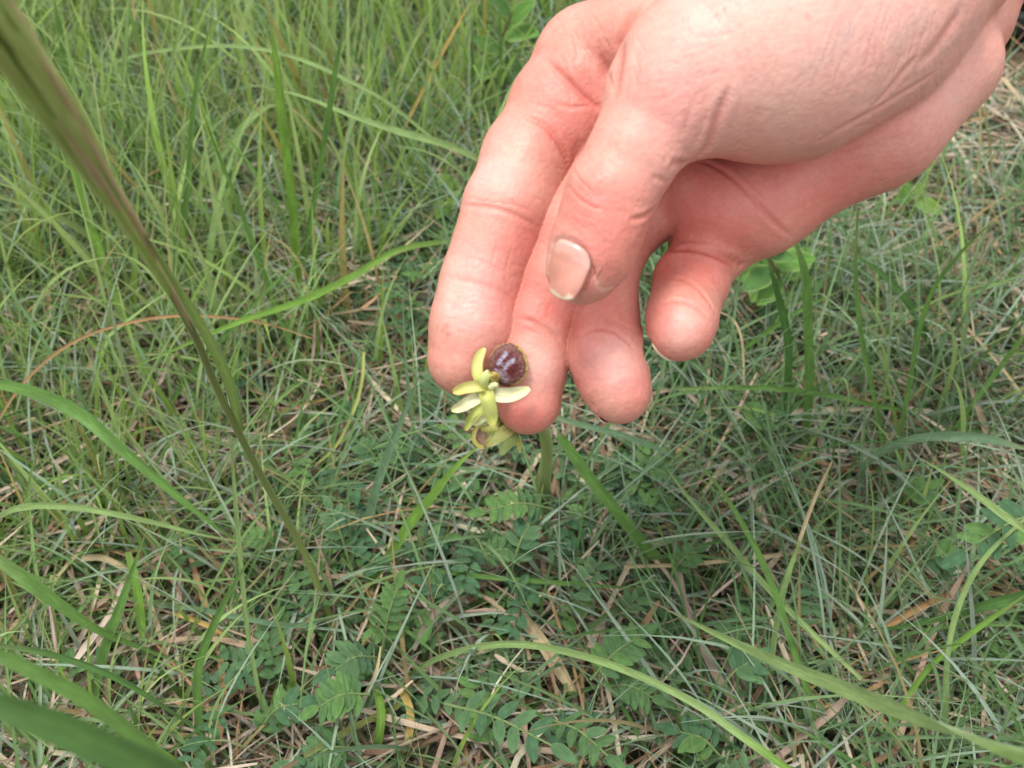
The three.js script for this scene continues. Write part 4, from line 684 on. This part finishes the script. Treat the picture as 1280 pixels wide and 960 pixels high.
gb('slanting blade with a pale tip pointing up right below the palm', 'mid', 2.4, [[870, 480, 4], [930, 435, 22], [1000, 388, 38], [1062, 358, 46]], { from: 0.5 });
dry('pale straw leaning at the right edge', 'straw', 1.3, [[1198, 398, 30], [1236, 440, 30], [1285, 502, 26]]);
dry('pale straw with a bend at the right edge under the wrist', 'straw', 1.4, [[1250, 96, 30], [1270, 118, 30], [1300, 150, 26]]);
dry('fine tan stalk looping up behind the little fingertip', 'straw', 0.9, [[930, 560, 6], [930, 480, 30], [926, 420, 44], [915, 398, 48], [895, 388, 48]]);
dry('long brown straw lying across the middle right litter', 'straw', 1.4, [[780, 708, 14], [850, 706, 18], [930, 698, 18], [1010, 688, 16], [1080, 668, 12]]);
gb('yellowish leaf blade touching the top of the index knuckle', 'yellow', 3.4, [[700, 45, 30], [696, 12, 46], [715, -20, 60]], { from: 0.6 });
gb('pale green blade rising to the top edge beside the index knuckle', 'bright', 3.6, [[700, 70, 10], [690, 35, 28], [683, 0, 46], [680, -20, 56]], { from: 0.5 });
// ---- the blurred grass stalk with its seed head, near the viewer
{
  const px = [[430, 814, 368], [410, 765, 362], [380, 690, 349], [335, 610, 326], [302, 548, 304], [268, 478, 276], [246, 425, 252], [212, 362, 222], [170, 292, 194], [128, 226, 170], [80, 150, 147], [30, 75, 130], [-30, -10, 116], [-90, -90, 106]];
  const P = px.map(([x, y, d]) => toWorld(...atDepth(x, y, d))), A = P[0].clone(), L = P.map((p) => p.clone().sub(A)), st = tag(thing('grass_stalk', A), 'tall blurred grass stalk with a brownish seed head close to the viewer', 'grass stalk');
  part('stem', tubeShell(L.slice(0, 9), (t) => lerp(0.00135, 0.0009, t), (t) => mixc([0.3, 0.38, 0.1], [0.27, 0.33, 0.1], t), 50, 8, (q) => q), bladeMat, st);
  const head = new THREE.CatmullRomCurve3(L.slice(6)), geos = [], tone = [[0.36, 0.48, 0.13], [0.42, 0.36, 0.18], [0.32, 0.48, 0.11], [0.38, 0.5, 0.15]];
  for (let i = 0; i < 110; i++) {
    const t = rr(0, 0.97), a = rr(0, 6.3), l = rr(0.2, 0.42), w = rr(0.0005, 0.0009), R = 0.0022 * smooth(-0.05, 0.5, t) + 0.0002;
    const line = [0, 0.33, 0.66, 1].map((u) => { const k = Math.min(1, t + u * l), tan = head.getTangent(k); return head.getPoint(k).addScaledVector(V().crossVectors(tan, V(0, 1, 0)).normalize().applyAxisAngle(tan, a), R * (0.7 + 0.5 * u)); });
    if (t + l > 1.1) continue;
    geos.push(tubeShell(line, (u) => w * Math.pow(Math.sin(Math.PI * clamp(u * 0.9 + 0.08, 0.03, 0.97)), 0.6) + 0.00006, () => jit(tone[i % 4], 0.08), 14, 6, (q) => q));
  }
  part('seed_head', mergeGeometries(geos), leafMat, st);
  const lf = [[302, 548, 310], [296, 512, 292], [284, 470, 270], [264, 428, 248], [236, 380, 226], [200, 322, 203], [160, 262, 184]].map(([x, y, d]) => toWorld(...atDepth(x, y, d)).sub(A));
  part('leaf', bladeGeo(lf, (t) => 0.0028 * (0.5 + 0.5 * smooth(0, 0.2, t)) * Math.pow(1 - smooth(0.4, 1.02, t), 0.7), { color: [0.2, 0.3, 0.07], tipColor: [0.27, 0.25, 0.1], n: 26, fold: 0.8, roll: 0.4 }), bladeMat, st);
}
// ---- two broad blades right in front of the lens at the lower left
const near = (label, tone, w, px, o) => { const P = px.map(([x, y, d]) => toWorld(...atDepth(x, y, d))), A = P[0].clone(); const m = shade(new THREE.Mesh(bladeGeo(P.map((p) => p.sub(A)), (t) => w / 1000 * Math.pow(1 - smooth(0.6, 1.02, t), 0.7), { color: GREEN[tone], n: 34, fold: 0.5, mottle: 0.16, sd: 4, ...o }), bladeMat)); m.name = numbered('grass_shoot'); m.position.copy(A); scene.add(m); return tag(m, label, 'grass blade'); };
near('broad out of focus green blade filling the bottom left corner', 'dark', 4.4, [[420, 1120, 140], [330, 1045, 135], [250, 992, 131], [190, 960, 128], [110, 924, 126], [40, 895, 125], [-40, 866, 125], [-140, 836, 126]], {});
near('paler out of focus blade above the broad one in the bottom left corner', 'mid', 2.8, [[330, 1090, 190], [240, 985, 178], [170, 920, 172], [105, 872, 168], [40, 838, 166], [-30, 806, 166], [-110, 776, 168]], {});
// ---- vetch leaves
vetch('vetch leaf with upright paired leaflets just below the orchid stem', [690, 636, 22], [606, 640, 26], { pairs: 7, size: 0.0075, tone: 3, open: 1.35 });
vetch('vetch leaf hanging under the one below the orchid stem', [640, 712, 14], [662, 655, 22], { pairs: 4, size: 0.0075, tone: 1 });
vetch('small vetch leaf behind the middle fingertip grass', [790, 590, 14], [838, 596, 18], { pairs: 5, size: 0.0065, tone: 0 });
vetch('vetch leaf standing upright in the middle front left of the dead brown blade', [478, 815, 12], [497, 735, 32], { pairs: 6, size: 0.0072, tone: 3 });
vetch('large vetch leaf spreading at the bottom left of the golden dry blade', [462, 868, 24], [398, 884, 22], { pairs: 7, size: 0.0082, tone: 3, open: 1.3 });
vetch('fan shaped vetch leaf at the foot of the seed stalk', [470, 822, 18], [418, 838, 22], { pairs: 5, size: 0.0085, tone: 1 });
vetch('bottom vetch leaf with the largest round leaflets under the arching pale blade', [556, 880, 26], [690, 932, 30], { pairs: 5, size: 0.0092, tone: 1, shrink: 0.1, open: 1.25 });
vetch('vetch leaf with large leaflets at the bottom edge right of the largest one', [690, 900, 18], [760, 945, 22], { pairs: 4, size: 0.008, tone: 0 });
vetch('vetch leaf of narrow rows on the right of the dead brown blade', [738, 850, 22], [800, 795, 28], { pairs: 7, size: 0.008, tone: 3, open: 1.3 });
vetch('vetch leaf hanging below the row of narrow leaflets beside the dead brown blade', [758, 858, 16], [815, 872, 16], { pairs: 5, size: 0.0078, tone: 0 });
vetch('palm shaped vetch leaf in the right foreground left of the long broad blade', [900, 862, 18], [936, 828, 26], { pairs: 4, size: 0.0092, tone: 1, start: 0.5 });
vetch('dark blue green vetch leaf at the right edge', [1300, 640, 50], [1206, 690, 44], { pairs: 5, size: 0.0098, tone: 2, up: V(-0.2, 1, 0.3) });
vetch('small bluish vetch leaf on the right below the dark one', [1150, 705, 14], [1190, 700, 18], { pairs: 3, size: 0.008, tone: 2 });
vetch('pale round vetch leaf on the left of the dark hollow in the middle', [640, 742, 20], [652, 738, 20], { pairs: 2, size: 0.0075, tone: 1 });
vetch('bluish vetch leaf below the bright wide blade', [520, 690, 12], [556, 672, 16], { pairs: 4, size: 0.007, tone: 2 });
vetch('vetch leaf between the bright wide blade and the seed stalk', [436, 700, 10], [414, 638, 20], { pairs: 5, size: 0.0068, tone: 1 });
vetch('dusky vetch leaf in the middle of the vetch patch', [570, 752, 10], [530, 728, 14], { pairs: 5, size: 0.0068, tone: 2 });
vetch('vetch leaf right of the dusky one near the flat thin blade', [600, 700, 14], [648, 690, 16], { pairs: 5, size: 0.0068, tone: 0 });
vetch('vetch leaf far left of the low patch under the pale bowed blade', [352, 690, 8], [312, 672, 14], { pairs: 4, size: 0.0065, tone: 3 });
vetch('dark leaf of round leaflets at the bottom edge near the upright pale stem', [330, 905, 12], [372, 880, 18], { pairs: 3, size: 0.0088, tone: 2 });
vetch('bottom edge vetch leaf left of the golden dry blade', [440, 935, 12], [388, 950, 14], { pairs: 4, size: 0.009, tone: 0 });
vetch('green vetch leaf near the top of the patch left of the orchid flower', [480, 590, 8], [446, 552, 14], { pairs: 5, size: 0.0062, tone: 1 });
vetch('vetch leaf in the shade right of the flat mid green blade', [838, 720, 10], [870, 690, 14], { pairs: 4, size: 0.0066, tone: 0 });
vetch('vetch leaf below the thin level blade right of the ring fingertip', [905, 545, 12], [960, 520, 18], { pairs: 3, size: 0.009, tone: 3, start: 0.5 });
vetch('vetch leaf behind the pale blade with a white tip', [1120, 640, 8], [1160, 610, 14], { pairs: 4, size: 0.008, tone: 3, start: 0.4 });
vetch('vetch leaf at the bottom edge under the long broad blade', [900, 945, 14], [850, 915, 16], { pairs: 4, size: 0.0085, tone: 2 });
// ---- leafy seedlings
seedling('leafy seedling with light green leaves close under the palm edge', [[1000, 420, 2], [985, 372, 30], [966, 330, 56], [950, 300, 72]], [[966, 335, 52, 922, 366, 52, 2], [975, 350, 46, 942, 386, 44, 0], [960, 318, 60, 1002, 322, 64, 2], [966, 330, 54, 1034, 318, 58, 0], [985, 372, 32, 1024, 376, 36, 0], [990, 385, 24, 962, 416, 26, 2], [955, 305, 66, 924, 322, 62, 1], [958, 310, 66, 990, 292, 70, 0], [962, 330, 40, 912, 352, 38, 0], [962, 332, 40, 936, 386, 34, 1], [985, 372, 22, 1040, 345, 34, 2], [980, 350, 30, 1024, 296, 40, 0], [968, 328, 42, 1000, 296, 48, 1], [985, 370, 24, 940, 410, 20, 2], [995, 400, 12, 1030, 396, 16, 2], [975, 345, 34, 950, 318, 46, 0]]);
seedling('reddish stemmed seedling with two bright leaves right of the palm', [[1072, 300, 4], [1092, 280, 14], [1120, 262, 24], [1150, 246, 30]], [[1128, 258, 26, 1138, 220, 40, 0], [1142, 250, 28, 1190, 268, 26, 1], [1146, 247, 30, 1152, 222, 38, 1], [1096, 280, 14, 1076, 312, 12, 2], [1084, 288, 10, 1112, 312, 8, 0]]);
seedling('yellowish leafed seedling in the grass left of the index finger', [[590, 300, 2], [575, 270, 14], [562, 240, 26]], [[566, 245, 26, 541, 276, 26, 1], [570, 250, 24, 545, 205, 30, 1], [575, 262, 18, 600, 232, 26, 0], [578, 268, 14, 606, 205, 20, 0]]);
seedling('large soft leafed seedling behind the index knuckle at the top', [[640, 140, 2], [630, 100, 24], [625, 60, 48], [640, 15, 74]], [[628, 80, 36, 575, 96, 40, 0], [627, 66, 44, 585, 40, 58, 2], [632, 42, 58, 680, 38, 70, 0], [638, 20, 70, 610, -15, 88, 2], [636, 30, 66, 672, -8, 84, 0], [630, 96, 26, 668, 84, 40, 2], [629, 84, 34, 596, 122, 24, 0]]);
seedling('green leaves at the foot of the palm edge blades in the shade', [[930, 620, 2], [938, 575, 14], [945, 535, 26]], [[944, 540, 24, 962, 512, 34, 0], [944, 540, 24, 920, 520, 32, 2], [940, 565, 16, 905, 560, 18, 2], [942, 555, 20, 975, 555, 22, 0]]);
// ---- a shoe at the edge of the view behind the wrist
{
  const A = onLevel(1252, 71, 0); A.y = 0.006; const sh = tag(thing('shoe', A), 'dark olive brown shoe with a black sole behind the wrist', 'shoe');
  const outline = (t) => { const a = t * Math.PI * 2, x = Math.cos(a), z = Math.sin(a); return [0.14 * x + 0.1, 0.046 * z * (1 + 0.14 * x) * (Math.abs(x) < 0.9 ? 1 : 0.97) - 0.046]; };
  const ring = (rows) => { const p = [], ix = [], S = 72; rows.forEach(([y, k, dx]) => { for (let i = 0; i < S; i++) { const [x, z] = outline(i / S); p.push((x - 0.1) * (k + (dx ?? 0)) + 0.1 + (dx ?? 0) * 0.2, y, (z + 0.046) * k - 0.046); } }); for (let j = 0; j + 1 < rows.length; j++) for (let i = 0; i < S; i++) { const a = j * S + i, b = j * S + (i + 1) % S; ix.push(a, a + S, b + S, a, b + S, b); } for (let i = 1; i + 1 < S; i++) ix.push(0, i, i + 1, (rows.length - 1) * S, (rows.length - 1) * S + i + 1, (rows.length - 1) * S + i); const g = new THREE.BufferGeometry(); g.setAttribute('position', new THREE.Float32BufferAttribute(p, 3)); g.setIndex(ix); g.computeVertexNormals(); return g; };
  part('sole', ring([[0, 0.98], [0.002, 1.02], [0.012, 1.03], [0.014, 1.0]]), new THREE.MeshStandardMaterial({ color: new THREE.Color(0.02, 0.02, 0.018), roughness: 0.8, side: THREE.DoubleSide }), sh);
  part('upper', ring([[0.0145, 0.93], [0.03, 0.95], [0.048, 0.9, 0.01], [0.062, 0.78, 0.06], [0.075, 0.6, 0.14], [0.09, 0.48, 0.1], [0.092, 0.4, 0.1]]), new THREE.MeshStandardMaterial({ color: new THREE.Color(0.075, 0.06, 0.035), roughness: 0.85, side: THREE.DoubleSide }), sh);
}
renderer.render(scene, camera);
